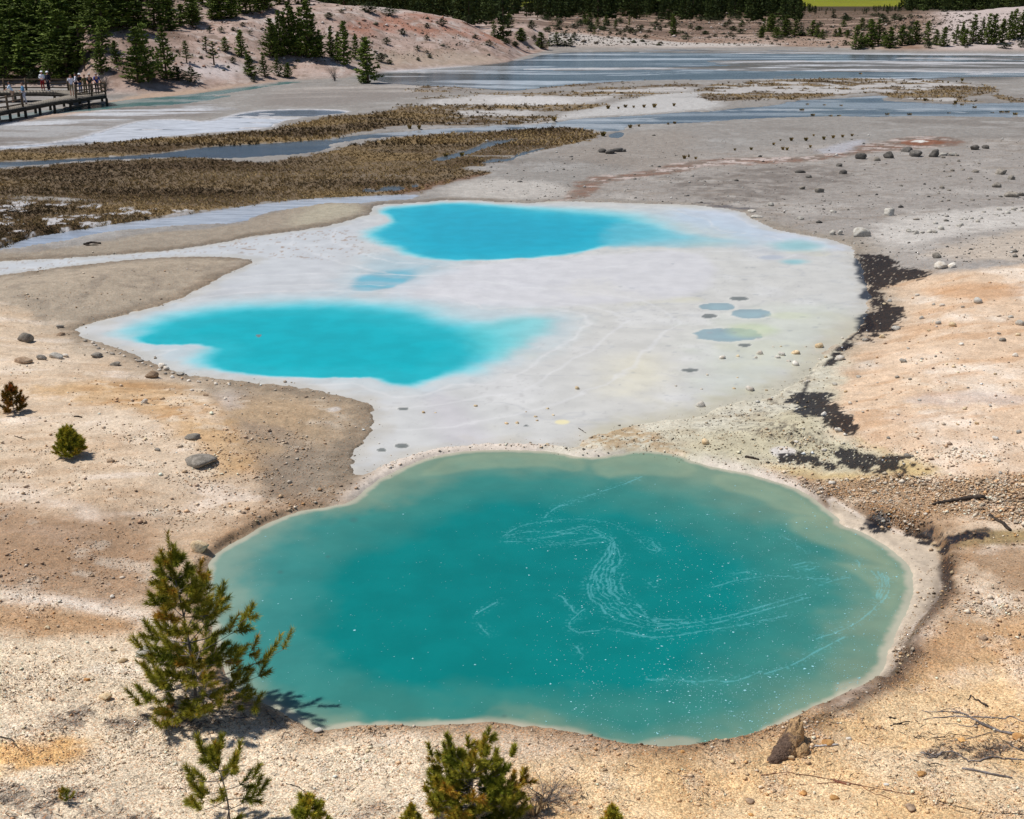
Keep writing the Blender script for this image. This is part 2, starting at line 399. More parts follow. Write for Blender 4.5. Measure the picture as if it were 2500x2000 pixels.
# orange tan slope right
m = reg(ZD([(1300,340),(1650,260),(2156,210),(2700,180),(2700,1700),(1400,1700),(1150,1560),(1300,1420),(1440,1390),(1100,1180),(1040,1000),(1000,850),(1080,760),(1300,640),(1480,470)]), .5, .5)
paint(m, (208, 181, 152)); paint(m * sst(0, .45, nA), (226, 210, 190), .85); paint(m * sst(.05, .5, nS), (190, 152, 116), .65); paint(m * sst(.2, .5, nB), (222, 198, 172), .6)
m = reg(ZD([(1500,330),(2156,310),(2156,400),(1800,420)]), .4, .4); paint(m, (190, 140, 94), .5)
m = reg(ZD([(1400,1000),(1900,940),(2156,960),(2156,1020),(1600,1040)]), .3, .4); paint(m, (196, 180, 168), .6)
m = reg(ZD([(1100,1180),(1440,1330),(1700,1420),(1500,1500),(1150,1480),(850,1470),(560,1400),(300,1350),(560,1310),(900,1330),(1440,1390)]), .3, .4); paint(m, (188, 164, 112), .85)
# coarse dark gravel right of the teal pool
m = reg(ZD([(560,1400),(900,1480),(1300,1440),(1700,1450),(2300,1430),(2300,1690),(1700,1690),(1300,1690),(1150,1620),(900,1560),(640,1450)]), .25, .3); paint(m, (172, 144, 112), .9)
rough_gr = m.copy()
m = reg(DV([(1930,1140),(2000,1128),(2080,1118),(2200,1110),(2200,1140),(2060,1150),(1985,1160)]), .12, .1); paint(m, (148, 126, 84), .95); chan = m
m = reg(DV([(2000,1170),(2080,1150),(2250,1150),(2250,1260),(2120,1260),(2080,1225),(2050,1200)]), .25, .4); paint(m, (150, 120, 90), .75)
m = reg(DV([(1890,1360),(1960,1330),(2070,1300),(2200,1310),(2200,1390),(2060,1400),(1960,1440),(1880,1440)]), .3, .4); paint(m, (188, 146, 98), .75)
m = reg(DV([(1650,1520),(1800,1470),(1890,1440),(2200,1400),(2300,1800),(1000,1900),(1000,1640),(1300,1590),(1500,1590)]), .5, .5)
paint(m, (220, 184, 134), .9); paint(m * sst(0, .5, nC), (208, 162, 104), .5); paint(m * sst(.1, .5, -nA), (226, 200, 160), .6)
m = reg(DV([(1750,1560),(1900,1560),(2100,1620),(2200,1640),(2200,1700),(2000,1680),(1850,1640)]), .3, .4); paint(m, (214, 192, 160), .7)
# left bank
m = reg(DV([(-300,1330),(250,1330),(330,1370),(480,1500),(700,1540),(1000,1525),(1000,1900),(-300,1900)]), .4, .4)
paint(m, (226, 206, 176), .9); paint(m * sst(.1, .5, nA), (206, 176, 142), .55); paint(m * sst(.1, .5, nS), (234, 220, 198), .6)
m = reg(ZB([(1050,790),(1250,805),(1600,850),(1900,890),(1992,940),(1965,1010),(1995,1070),(1880,1170),(1850,1290),(1850,1400),(1500,1420),(1350,1300),(1300,1200),(1250,1060),(1150,950),(1080,850)]), .3, .35)
paint(m, (172, 148, 118)); paint(m * sst(.0, .5, nA), (150, 132, 112), .8)
m2 = reg(ZB([(1500,1150),(1950,1090),(1880,1180),(1870,1400),(1400,1450),(1350,1300)]), .4, .4); paint(m2, (128, 114, 98), .8)
paint(reg(ZB([(1130,840),(1250,830),(1260,920),(1180,960)]), .3, .3), (188, 176, 164), .7)
paint(reg(ZB([(1715,945),(1780,930),(1800,950),(1740,965)]), .05, .05), (206, 198, 190), .9)
m = reg(ZB([(-300,220),(0,245),(400,205),(800,152),(1150,140),(1290,155),(1180,210),(980,320),(850,375),(700,415),(430,495),(250,490),(0,370),(-300,340)]), .4, .4)
paint(m, (168, 154, 134)); paint(m * sst(0, .5, nC), (146, 134, 118), .8)
m = reg(DV([(-200,545),(120,528),(220,508),(330,488),(470,482),(600,440),(700,425),(780,432),(772,450),(700,472),(590,488),(470,508),(330,528),(150,545),(-200,570)]), .3, .3); paint(m, (158, 146, 128), .9); spit = m
m = reg(DV([(640,440),(700,428),(772,436),(760,452),(690,470),(600,480)]), .9, .5); paint(m, (182, 175, 152), .7)
m = reg(ZB([(500,800),(900,785),(1010,850),(1150,1000),(1300,1150),(1340,1290),(1100,1300),(1040,1150),(900,1060),(760,960),(500,905),(120,880),(100,830)]), .5, .6)
paint(m, (192, 156, 110), .75); paint(m * sst(.0, .4, nS), (170, 130, 88), .7)
m = reg(ZE([(-300,290),(300,330),(800,420),(1000,560),(960,820),(600,900),(-300,800)]), .6, .7); paint(m, (152, 122, 94), .8); paint(m * sst(.1, .5, nC), (130, 104, 82), .6)
m = reg(ZE([(-300,905),(300,930),(800,1000),(880,1080),(560,1130),(-300,1105)]), .3, .3); paint(m, (170, 132, 92), .8)
m = line(ZE([(-300,830),(0,855),(200,885),(500,935),(800,985),(1000,1060)]), .12, .25); paint(m, (226, 212, 194), .8)
paint(sst(.15, .5, nC) * sst(40, 30, Y), (232, 218, 196), .35)
paint(reg(ZE([(0,180),(400,260),(620,380),(500,400),(200,340),(-100,260)]), .4, .5), (222, 204, 184), .7)
m = reg(DV([(-100,1585),(60,1565),(215,1540),(230,1555),(120,1600),(40,1625),(-100,1620)]), .22, .35) * sst(-.45, .1, nC); paint(m, (222, 168, 92), .75)
lit = np.zeros(X.shape)                              # patches of dead needle litter and dark grit
for p in (ZE([(250,1560),(500,1500),(820,1560),(900,1690),(600,1700),(330,1640)]), ZE([(950,1560),(1250,1570),(1400,1640),(950,1720)]), ZF([(980,600),(1100,540),(1200,560),(1180,660),(960,680)]),
          DV([(-20,1660),(160,1650),(330,1700),(330,1800),(-20,1800)]), DV([(1090,1660),(1220,1650),(1240,1700),(1120,1730)]), DV([(1900,1570),(2156,1560),(2156,1640),(1950,1600)])):
    lit = np.maximum(lit, reg(p, .3, .4) * sst(-.3, .35, nC + .5 * nD))
paint(lit, (100, 91, 86), .85)
# pale milky mud: rim round the teal pool, green mud at right
rim = sst(-0.75, -0.45, sd_teal + 0.12 * wob) * sst(-.3, .3, sdf(DV([(690,1075),(760,1000),(900,930),(1100,900),(1480,940),(1740,1030),(1860,1100),(2100,1150),(2010,1260),(1900,1420),(1780,1505),(1700,1480),(1760,1300),(1400,1000),(900,1000)]), 4))
paint(rim, (206, 192, 176), .95)
m = reg(DV([(1740,1040),(1800,1085),(1850,1108),(1900,1130),(1955,1140),(1976,1165),(1985,1230),(1958,1278),(1905,1340),(1885,1400),(1850,1440),(1820,1440),(1850,1200),(1760,1110)]), .05, .06); paint(m, (196, 178, 154)); paint(m * sst(.1, .5, nC), (178, 158, 134), .6); rimr = m
mw0 = reg(DV([(1130,962),(1220,925),(1300,890),(1450,850),(1640,800),(1740,740),(1790,700),(1770,800),(1700,850),(1780,930),(1900,985),(1660,985),(1480,980),(1300,958)]), .5, .4) * (Y > 20); paint(mw0, (200, 194, 174), .95)
m = reg(DV([(1440,905),(1500,860),(1640,830),(1720,780),(1770,715),(1800,700),(1750,770),(1760,850),(1720,830),(1690,840),(1760,920),(1880,985),(1660,970),(1500,975),(1300,945),(1230,930)]), .5, .5); mw = sst(-2.6, -.1, sd_milk + .6 * nA + .3 * wob); paint(m, (182, 172, 142), .85); paint(m * mw, (200, 194, 176), .9); paint(m * sst(.1, .4, nC), (164, 150, 122), .5); mud = m
m = reg(ZC([(1450,1530),(1430,1500),(1560,1360),(1700,1330),(1900,1430),(2100,1540),(2060,1560),(1800,1530),(1600,1530)]), .25, .3); paint(m * sst(-.35, .15, nD + .5 * nC), (170, 146, 112), .9)
paint(reg(ZD([(660,1290),(740,1265),(840,1290),(800,1330),(700,1330)]), .06, .06), (214, 206, 196), .95)
# wet dark edge of the gravel, then painted shade of its overhang
topr = reg(DV([(690,1080),(760,1000),(900,925),(1100,895),(1480,930),(1740,1030),(1700,1080),(1400,1000),(1000,1000),(800,1060)]), .3, .1)
edge = sst(-.42, -.12, sd_rim + .18 * wob + .12 * wob2) * sst(-.01, -.12, sd_rim) * (1 - topr)
paint(edge * (.55 + .45 * sst(-2, 2, X)), (84, 64, 46), .85)
paint(sst(-1.0, -.2, sd_rim + .5 * wob + .2 * wob2) * sst(-.01, -.12, sd_rim) * (1 - topr), (140, 108, 76), .55)
emk = sst(-.9, -.15, sd_milk + .3 * wob + .15 * wob2) * sst(.05, -.1, sd_milk) * (1 - mud) * (1 - topr) * (1 - mw0)
em2 = sst(-2.2, -.2, sd_milk + .7 * nA + .4 * nC) * sst(.05, -.1, sd_milk) * (1 - mud) * (1 - topr) * (1 - mw0) * sst(62, 52, Y); paint(em2, (150, 139, 122), .55); paint(emk * sst(0, -1, X), (116, 104, 88), .65); paint(emk * (1 - sst(0, -1, X)), (150, 140, 124), .5)
m = line(DV([(1985,1168),(1995,1200),(1992,1240),(1962,1285),(1914,1345),(1896,1400),(1854,1447),(1784,1488),(1694,1525)]), .10, .16, .22); paint(m, (74, 56, 40), .85); brk = m
for p in (ZR([(40,400),(180,380),(320,410),(250,580),(90,560)]), ZR([(600,620),(880,640),(1130,690),(1400,620),(1720,590),(1700,620),(1400,690),(1130,740),(980,770),(880,740),(700,690)]), ZR([(1020,960),(1130,940),(1240,1000),(1220,1380),(1100,1400),(1060,1150)])):
    paint(reg(p, .06, .12), (44, 34, 28), .85)  # dark patches; the long middle one paints the shade under the gravel overhang
m = line(DV([(1480,985),(1600,1012),(1700,1045),(1760,1075)]), .05, .18, .12); paint(m, (92, 76, 56), .7)
# black sulphide mats
blk = np.zeros(X.shape)
K = [ZD([(1180,150),(1300,138),(1400,180),(1450,235),(1640,243),(1560,282),(1450,312),(1330,342),(1290,392),(1350,432),(1470,462),(1440,522),(1395,592),(1300,642),(1230,662),(1100,722),(1040,772),(1028,742),(1060,692),(1200,652),(1230,602),(1170,582),(1200,542),(1180,512),(1290,472),(1250,422),(1195,397),(1210,352),(1250,342),(1200,302),(1190,262),(1200,237),(1160,192)]),
     ZD([(820,970),(960,965),(1030,1000),(1030,1080),(1100,1100),(1190,1160),(1130,1180),(1030,1150),(980,1090),(890,1090),(850,1030)]),
     ZD([(750,1340),(850,1308),(990,1360),(980,1387),(850,1362)]), ZD([(1050,1308),(1150,1308),(1440,1383),(1440,1402),(1300,1402),(1150,1362)]),
     DV([(1830,1090),(1850,1085),(1860,1100),(1840,1112)]), DV([(1925,1128),(1990,1132),(2060,1120),(2010,1140),(1960,1142)])]
for i, p in enumerate(K):
    blk = np.maximum(blk, reg(p, .05, .20, extra=(-.04 if i == 0 else .12) + .34 * nC + .30 * nD + .10 * (grain - .5)) * np.where(grain > .975, .3, 1))
spk = reg(ZD([(540,1160),(700,1110),(830,1130),(950,1180),(1060,1240),(1020,1290),(900,1300),(830,1250),(680,1220)]), .35, .3) * sst(-.1, .35, nD + .7 * (grain - .5)) * .75
spk = np.maximum(spk, reg(ZD([(420,1080),(560,980),(800,900),(900,820),(960,860),(900,1000),(820,1100),(600,1200),(100,1200)]), .5, .4) * sst(.25, .55, nD + .6 * (grain - .4)) * .6)
paint(spk, (58, 50, 48), .9); paint(blk, (20, 19, 22), .96)
dk_ = reg(Z7([(190,712),(350,705),(560,722),(610,745),(480,752),(300,738)]), .3, .4); paint(dk_ * sst(-.3, .2, nC), (84, 86, 92), .8)
tr = line(DV([(1812,655),(1832,688),(1800,712),(1768,738),(1745,772)]), .16, .06, .0) ; tr = np.maximum(tr, line(DV([(1700,805),(1688,838)]), .05, .06, .0)); tr = tr * sst(-.35, -.05, nC + .6 * nD + .15); paint(tr, (22, 21, 24), .95); blk = np.maximum(blk, tr)
# red iron stream and its spring
redm = reg(Z7([(1290,360),(1400,330),(1560,318),(1750,325),(1830,350),(1760,375),(1560,385),(1480,395),(1250,415),(1100,440),(930,462),(600,485),(300,490),(150,520),(0,542),(0,500),(150,470),(350,450),(600,440),(850,440),(1000,420),(1120,400),(1120,372),(1200,372)]), .4, .5) 
redm = np.maximum(redm, reg(Z6([(2156,470),(1900,515),(1700,545),(1560,550),(1500,580),(1430,585),(1440,640),(1370,690),(1250,700),(1460,690),(1560,640),(1620,590),(1800,560),(2156,520)]), .3, .4))
paint(redm, (118, 100, 84), .75)
nR = fbm(X, Y, .9, 5, 71, sy=2.4)
paint(redm * sst(.05, .3, nR), (134, 88, 64), .5); paint(redm * sst(.1, .3, -nR), (200, 184, 174), .9)
paint(reg(Z7([(1420,350),(1540,332),(1680,345),(1700,362),(1540,372),(1440,365)]), .15, .2), (132, 78, 46), .8)
paint(reg(Z7([(1480,347),(1545,338),(1615,350),(1540,357)]), .1, .1), (226, 222, 212), 1)
# wet fans beside the red stream
paint(reg(Z7([(900,420),(1100,350),(1250,335),(1150,395),(1110,415)]), .5, .5), (178, 178, 182), .8)
# far flats: streaks of sinter, mud and bacterial mats
ff = sst(-2, 6, sd_brd + 4 * strk)
YW = Y + 5 * fbm(X, Y, .02, 3, 55); strk3 = fbm(X, YW, .05, 6, 39, sy=.34)
paint(ff, (112, 114, 113), .95); paint(ff * sst(.05, .3, strk2), (196, 196, 196), .85); paint(ff * sst(.1, .35, -strk2), (84, 86, 80), .8); paint(ff * sst(.2, .4, strk), (112, 96, 90), .4); paint(ff * sst(.15, .35, strk3), (204, 206, 208), .8); paint(ff * sst(.15, .35, -strk3), (74, 78, 74), .7)
mm = reg(Z2([(450,600),(800,560),(1300,560),(1700,540),(2156,480),(2156,560),(1300,650),(700,710),(300,690)]), 2, 2); paint(mm, (138, 132, 125), .85)
paint(mm * sst(.1, .4, strk2), (186, 178, 168), .7)
leftf = reg(Z5([(-400,230),(0,225),(500,160),(900,130),(1250,120),(1300,190),(900,215),(600,270),(0,380),(-400,400)]), 2, 1.5); paint(leftf, (132, 127, 121), .95)
paint(leftf * sst(.0, .3, strk2), (176, 176, 174), .7); paint(leftf * sst(.15, .35, -strk2), (104, 98, 92), .6); paint(leftf * sst(.12, .3, strk3), (206, 208, 210), .8)
paint(sst(-.6, .1, sd_wht), (214, 214, 216), .8)
sand = reg(DV([(0,250),(230,215),(330,190),(500,168),(650,148),(650,160),(500,183),(300,215),(200,235),(0,262)]), 1, .6); paint(sand, (186, 158, 134), .8)
wz = reg(Z6([(950,250),(1150,235),(1330,205),(1500,165),(1700,120),(1900,70),(2156,60),(2300,60),(2300,150),(2156,165),(1800,195),(1500,205),(1350,232),(1150,252)]), 1.2, .9); wz = np.maximum(wz, reg(Z6([(900,95),(1200,80),(1500,110),(1250,150),(1000,130)]), 1, .8)); paint(wz, (200, 198, 193), .75); paint(wz * sst(.05, .3, strk2), (160, 158, 154), .6)
# marsh density (kept for the grass)
MD = np.zeros(X.shape)
M1 = Z5([(-300,515),(0,512),(200,497),(500,468),(900,452),(1200,437),(1400,470),(1600,470),(1800,432),(2000,395)]) + Z6([(30,395),(200,365),(400,328),(650,303),(900,298),(1150,276),(1400,262),(1560,290),(1590,318),(1500,348),(1300,382),(1150,425),(1050,452),(900,490),(750,503),(950,530),(900,547),(700,582),(600,622),(500,652),(200,672),(0,682)]) + Z5([(1750,690),(1500,722),(1300,733),(1100,768),(850,803),(600,852),(350,888),(100,935),(0,965),(-300,990)])
M2 = Z5([(-300,415),(0,402),(300,385),(550,365),(900,330),(1150,318),(1400,300),(1600,280),(1700,255),(1900,215)]) + Z6([(0,200),(200,196),(350,170),(500,148),(650,160),(800,180),(700,250),(380,252),(300,280),(100,310),(0,332)]) + Z5([(2000,330),(1800,345),(1500,365),(1300,375),(1150,390),(900,425),(600,440),(300,460),(0,470),(-300,482)])
M3 = Z6([(350,170),(480,100),(700,80),(900,60),(1200,70),(1450,40),(1800,30),(2156,0),(2300,60),(1900,70),(1700,120),(1500,160),(1330,180),(1340,225),(1150,242),(900,255),(650,252),(500,250),(700,200)])
M4 = Z4([(-300,650),(0,620),(400,598),(900,586),(1250,588),(1600,608),(1900,652),(1960,680),(1880,710),(1700,735),(1880,760),(1700,772),(1500,766),(1300,752),(1150,745),(1050,690),(900,705),(700,722),(500,752),(250,752),(0,762),(-250,760)])
M5 = Z4([(1900,705),(2100,740),(2300,760),(2300,790),(2100,775),(1950,745)])
M6 = Z6([(500,30),(900,-10),(1400,0),(1900,-10),(2156,-20),(2156,0),(1500,25),(900,60),(500,70)])
dens = [(M1, 1.0, .3, 0.0), (M2, .95, .5, .05), (M3, .9, .8, -.02), (M4, 1.0, .8, .12), (M5, .9, .5, .1), (M6, .6, 1.0, -.2)]
for p, a, sf, off in dens:
    sd = sdf(p, 4) + .8 * wob
    MD = np.maximum(MD, a * sst(-sf, sf, sd) * sst(-.25, .1, strk2 + off + (.35 if off >= 0 else 0)))
frag = reg(Z5([(-100,700),(300,690),(900,740),(1300,730),(1100,775),(850,810),(350,890),(0,965),(-100,965)]), .6, .5)
MD = MD * (1 - .95 * frag * sst(.05, .3, nC + .4 * nA))
mdot = np.maximum.reduce([sst(-1, 1, sdf(q, 4)) for q in (M3, M4, M5, M6)]); MD = MD * (1 - .65 * mdot * sst(.15, -.15, nC + .5 * nA + .08)); m4 = sst(-1, 1, sdf(M4, 4)); MD = MD * (1 - m4 * sst(.15, -.1, strk2 + .6 * nA + .12)) * (1 - .5 * sst(-1, 1, sdf(M1, 4)) * sst(.36, .5, strk2 + .3 * nC))
MD = MD * sst(.05, -.25, np.maximum(sd_milk, sdf(S1, 4)))
for p in INL: MD = MD * sst(.1, -.2, sdf(p, 2))
paint(sst(1,3,sdf(M3,4)) * sst(.3, .1, MD) + sst(0, 2, sdf(M4, 4)) * sst(.3, .1, MD), (206, 202, 196), .6)
mdk = sst(.15, .6, MD); paint(mdk, (104, 86, 58), .85); paint(mdk * sst(.0, .35, fbm(X, Y, .12, 5, 62, sy=.25)), (74, 60, 40), .8); paint(mdk * sst(.05, .35, -fbm(X, Y, .12, 5, 62, sy=.25)), (136, 114, 76), .7)
paint(frag * sst(.2, .0, MD), (206, 204, 204), .75)
M1e = sst(-.4, .4, sdf(Z6([(300,650),(500,610),(760,560),(950,530),(880,560),(700,590),(560,640),(480,665)]), 2) + .3 * wob); paint(M1e, (116, 86, 66), .7)
# pink and white mound, forest floor, far scrub
zr = Z / 8.0
hillm = sst(-2, 3, (Y - yb[None, :])) * (GU[None, :] < 1338)
nH = fbm(X, Y, .09, 5, 81); nH2 = fbm(X, Y, .35, 4, 82)
paint(hillm, (186, 162, 148)); paint(hillm * sst(0, .4, nH), (198, 184, 174), .9); paint(hillm * sst(.05, .45, nH2), (164, 134, 116), .6); paint(hillm * sst(.12, .4, fbm(X, Y, 1.1, 3, 83)), (112, 96, 80), .6); paint(hillm * sst(.1, .4, fbm(X + .4 * Y, Y, .5, 4, 86, sy=.12)), (150, 128, 114), .6); paint(hillm * sst(.2, .45, -fbm(X, Y, .8, 4, 87)), (208, 196, 186), .6)
red = reg(Z2([(760,130),(1000,150),(1200,80),(1500,90),(1700,140),(1850,220),(2100,320),(1900,300),(1600,200),(1400,260),(1200,230),(1050,240),(850,200)]), 1.6, 1.6); paint(red * hillm * sst(-.35, .25, nH2), (172, 112, 86), .65)
paint(hillm * reg(Z2([(1100,330),(1300,340),(1700,330),(2000,400),(2000,440),(1400,440),(1000,430)]), 2, 1.5), (180, 162, 142), .7)
paint(hillm * reg(Z1([(1300,480),(1800,460),(1900,560),(1500,590)]), 2, 1.5), (212, 200, 194), .8)
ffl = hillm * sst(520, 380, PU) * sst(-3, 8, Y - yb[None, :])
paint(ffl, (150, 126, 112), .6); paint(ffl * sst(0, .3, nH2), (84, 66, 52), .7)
fp = sst(0, 6, Y - ybR[None, :]) * (GU[None, :] >= 1338)
paint(fp, (160, 136, 118)); paint(fp * sst(0, .4, nH2), (130, 104, 86), .8); paint(fp * sst(.15, .5, nH), (184, 166, 152), .8)
paint(fp * reg(Z3([(200,320),(420,240),(700,262),(1000,285),(1500,325),(2156,330),(2156,372),(1500,376),(1000,382),(420,392)]), 2, 1.5), (196, 188, 178), .9)
paint(fp * sst(2230, 2330, GU)[None, :], (204, 190, 182), .8)
scr = sst(230, 250, Y) * sst(450, 400, Y) * (1 - sst(2230, 2330, GU))[None, :]
scn = fbm(X, Y, .06, 4, 84, sy=.12); paint(scr * sst(-.35, .1, scn), (112, 92, 78), .85); paint(scr * sst(.1, .4, scn), (78, 70, 56), .7); paint(scr * sst(.2, .45, -scn), (176, 152, 132), .6)
paint(sst(330, 400, Y + 40 * nH) * (GU > 1338)[None, :] * (GU < 2230)[None, :], (96, 80, 64), .8); meadow = sst(600, 680, Y); paint(sst(420, 460, Y), (56, 50, 34), .9); paint(meadow, (128, 132, 20)); paint(meadow * sst(0, .5, fbm(X, Y, .02, 4, 85)), (112, 116, 30), .7)
cav = fbm(X, Y, 3.2, 4, 91); COL *= (1 + 0.10 * cav + .08 * (grain - .5))[..., None]
COL[:] = np.clip(COL * (0.86 + .14 * sst(62, 32, Y) * (1 - 0 * X))[..., None], 0.004, 0.85)  # ground darkened with distance, a vignette-like falloff put into the colour
peb = np.clip(.35 + .5 * sst(24, 14, Y) + .6 * rough_gr + .2 * lit, 0, 1) * (1 - .85 * rim) * (1 - rimr) * (1 - hillm * .3) * (1 - .6 * mud) * (1 - .5 * blk)
wet = np.clip(.25 * blk + .5 * edge + .6 * chan + .35 * ff * sst(-.1, .2, -strk2) + .5 * rim + .5 * rimr + .4 * redm + .3 * mud, 0, 1)

def grid_mesh(name, mask_v, ZZ, attrs):
    """the quads of the ground grid whose corners lie in mask_v"""
    q = mask_v[:-1, :-1] | mask_v[1:, :-1] | mask_v[:-1, 1:] | mask_v[1:, 1:]
    r, c = np.nonzero(q)
    i0 = r * NU + c
    Fc = np.stack([i0, i0 + 1, i0 + NU + 1, i0 + NU], 1)
    used = np.unique(Fc); mp = np.zeros(NR * NU, np.int32); mp[used] = np.arange(len(used))
    ZZ = np.broadcast_to(ZZ, X.shape)
    V = np.stack([X.ravel()[used], Y.ravel()[used], ZZ.ravel()[used]], 1)
    at = {k: (a.reshape(-1, 3)[used] if a.ndim == 3 else a.ravel()[used]) for k, a in attrs.items()}
    return np_mesh(name, V, mp[Fc], 4, True, at)

# ground material: the albedo map plus pebbles, grit and wetness made by nodes
nt = NT("ground"); P = nt.geo()
base = nt.attr('Col', 'Color'); pb = nt.attr('peb'); wt = nt.attr('wet')
v1 = nt.voro(P, 44.0, 'Color'); v1d = nt.voro(P, 44.0, 'Distance'); v2 = nt.voro(P, 17.0, 'Color'); v2d = nt.voro(P, 17.0, 'Distance')
sep1 = nt.new('ShaderNodeSeparateColor'); nt.l.new(v1, sep1.inputs[0]); sep2 = nt.new('ShaderNodeSeparateColor'); nt.l.new(v2, sep2.inputs[0])
k1 = nt.rng(sep1.outputs[0], 0, 1, .52, 1.38, False); k2 = nt.rng(sep2.outputs[0], 0, 1, .88, 1.10, False)
n1 = nt.noise(P, 60, 3); n2 = nt.noise(P, 2.2, 6, .62); n3 = nt.noise(P, 11, 4)
kk = nt.math('MULTIPLY', nt.math('MULTIPLY', k1, k2), nt.rng(n1, .3, .7, .8, 1.2))
kk = nt.math('MULTIPLY_ADD', nt.math('SUBTRACT', kk, 1.0), nt.math('MULTIPLY_ADD', pb, .85, .12), 1.0)
kk = nt.math('MULTIPLY', kk, nt.rng(n2, .3, .7, .88, 1.1)); kk = nt.math('MULTIPLY', kk, nt.rng(n3, .3, .7, .92, 1.08))
col = nt.mix(1.0, base, nt.gray(kk), 'MULTIPLY')
hue = nt.mix(nt.math('MULTIPLY', pb, nt.rng(sep1.outputs[1], .75, .95, 0, .55)), col, tuple(lin((206, 140, 84))))
hgt = nt.math('MULTIPLY', nt.math('SUBTRACT', 1.0, v1d), nt.math('MULTIPLY', pb, .5))
hgt = nt.math('ADD', hgt, nt.math('MULTIPLY', n3, .8)); hgt = nt.math('ADD', hgt, nt.math('MULTIPLY', nt.math('SUBTRACT', .6, v2d), nt.math('MULTIPLY', pb, .8)))
nrm = nt.bump(hgt, nt.math('MULTIPLY_ADD', pb, .6, .12), .035)
M_GROUND = nt.out(hue, nt.rng(wt, 0, 1, .95, .38), nrm, nt.rng(wt, 0, 1, .15, .4))
link('ground', grid_mesh('ground', np.ones(X.shape, bool), Z, {'Col': COL, 'peb': peb, 'wet': wet}), M_GROUND, kind='structure')

# ------------------------------------------------------------------ water
def pair(outer, inner, amp=.15):
    lo = 1.6 * amp * nA + .5 * amp * nC; so = sdf(outer, 6) + amp * wob + lo; si = sdf(inner, 6) + amp * wob + 1.6 * lo
    si = np.minimum(si, so - .02)
    t = np.where(so <= 0, 0, np.where(si >= 0, 1, so / np.maximum(so - si, 1e-6)))
    return np.clip(t, 0, 1), si
WC = np.empty_like(COL)
def wpaint(m, rgb, a=1.0):
    w = (m * a)[..., None]; WC[:] = WC * (1 - w) + lin(rgb) * w
A_out = DV([(783,433),(850,428),(960,420),(1090,429),(1190,430),(1300,434),(1400,446),(1450,468),(1500,495),(1560,498),(1610,510),(1560,521),(1450,520),(1330,518),(1270,523),(1200,541),(1100,544),(1000,550),(920,551),(850,543),(790,520),(735,502),(745,482),(800,472),(815,462),(780,450)])
A_in = DV([(812,444),(875,438),(960,431),(1080,445),(1180,454),(1260,464),(1300,480),(1305,500),(1280,511),(1250,521),(1180,535),(1100,540),(1000,545),(930,545),(870,533),(830,508),(812,492),(838,475),(830,455)])
B_out = DV([(185,706),(235,682),(320,653),(420,635),(520,625),(650,620),(780,622),(900,628),(960,643),(1010,661),(1090,655),(1150,655),(1215,668),(1205,690),(1140,725),(1090,765),(1025,792),(955,802),(890,820),(850,823),(800,813),(785,800),(740,795),(640,797),(540,796),(460,789),(400,776),(360,762),(395,738),(430,729),(330,727),(280,722),(230,713)])
B_in = DV([(310,706),(360,684),(440,668),(550,658),(660,655),(780,664),(860,680),(930,704),(990,716),(1010,728),(975,758),(940,787),(885,803),(840,807),(790,791),(700,793),(600,791),(500,785),(455,766),(480,738),(450,723),(350,724),(300,719)])
WC[:] = lin((198, 196, 190))
wpaint(sst(-2, 4, X), (200, 196, 186)); wpaint(sst(.0, .5, nB), (190, 189, 186), .6); wpaint(sst(.1, .5, nA), (214, 211, 205), .5); wpaint(sst(.25, .5, fbm(X, Y, .25, 5, 96)) * sst(-3, 3, X), (204, 198, 172), .6); wpaint(sst(.045, .0, np.abs(fbm(X, Y, .22, 5, 97, sy=.4))), (178, 177, 174), .45); wpaint(sst(.4, .6, nD + .3 * nA), (176, 172, 166), .4)
wpaint(reg(DV([(1270,760),(1370,740),(1420,790),(1360,830),(1280,830)]), 1.0, .5), (214, 206, 180), .7)
wpaint(reg(DV([(1450,680),(1640,640),(1780,640),(1780,700),(1700,790),(1560,850),(1480,830)]), 1.2, 1), (196, 198, 180), .6)
wpaint(reg(DV([(1440,860),(1560,830),(1700,780),(1740,740),(1790,690),(1840,720),(1700,900),(1300,960),(1200,930)]), 1.0, .8), (184, 178, 152), .75)
flt = reg(ZC([(580,1180),(700,1200),(1000,1480),(900,1500),(700,1500),(640,1400)]), .5, .2); wpaint(flt, (192, 186, 186), .6)
wpaint(reg(ZC([(240,640),(560,500),(900,440),(1500,400),(2156,350),(2300,500),(2156,640),(1400,690),(900,700),(600,650)]), .35, .2), (208, 204, 204), .6)
lav = reg(DV([(0,545),(200,535),(470,500),(700,470),(780,480),(740,560),(720,620),(600,620),(430,620),(550,548),(370,540),(0,580)]), .8, .6); wpaint(lav, (196, 196, 194), .75)
wpaint(reg(DV([(1390,440),(1560,445),(1640,490),(1780,510),(1780,530),(1600,505),(1480,480)]), .8, .6), (196, 200, 208), .8)
wpaint(reg(DV([(715,605),(750,565),(790,530),(880,545),(970,552),(905,582),(850,606),(760,616)]), 1.1, .5), (150, 182, 190), .55); wpaint(reg(DV([(1330,440),(1480,445),(1620,490),(1640,516),(1560,520),(1400,500)]), 1.6, .6), (168, 190, 200), .5); wpaint(reg(DV([(250,690),(330,650),(520,622),(780,615),(960,640),(1100,650),(1240,665),(1210,700),(1060,780),(920,815),(840,828),(760,800),(420,790),(300,735)]), .9, .5), (176, 196, 200), .55)
tC, _ = pair(ZC([(100,600),(140,520),(250,480),(420,460),(600,430),(700,440),(580,490),(500,545),(300,605),(180,615)]), ZC([(200,580),(240,525),(350,515),(450,510),(400,560),(300,592)]), .1)
wpaint(sst(0, .8, tC), (92, 170, 186), .85)
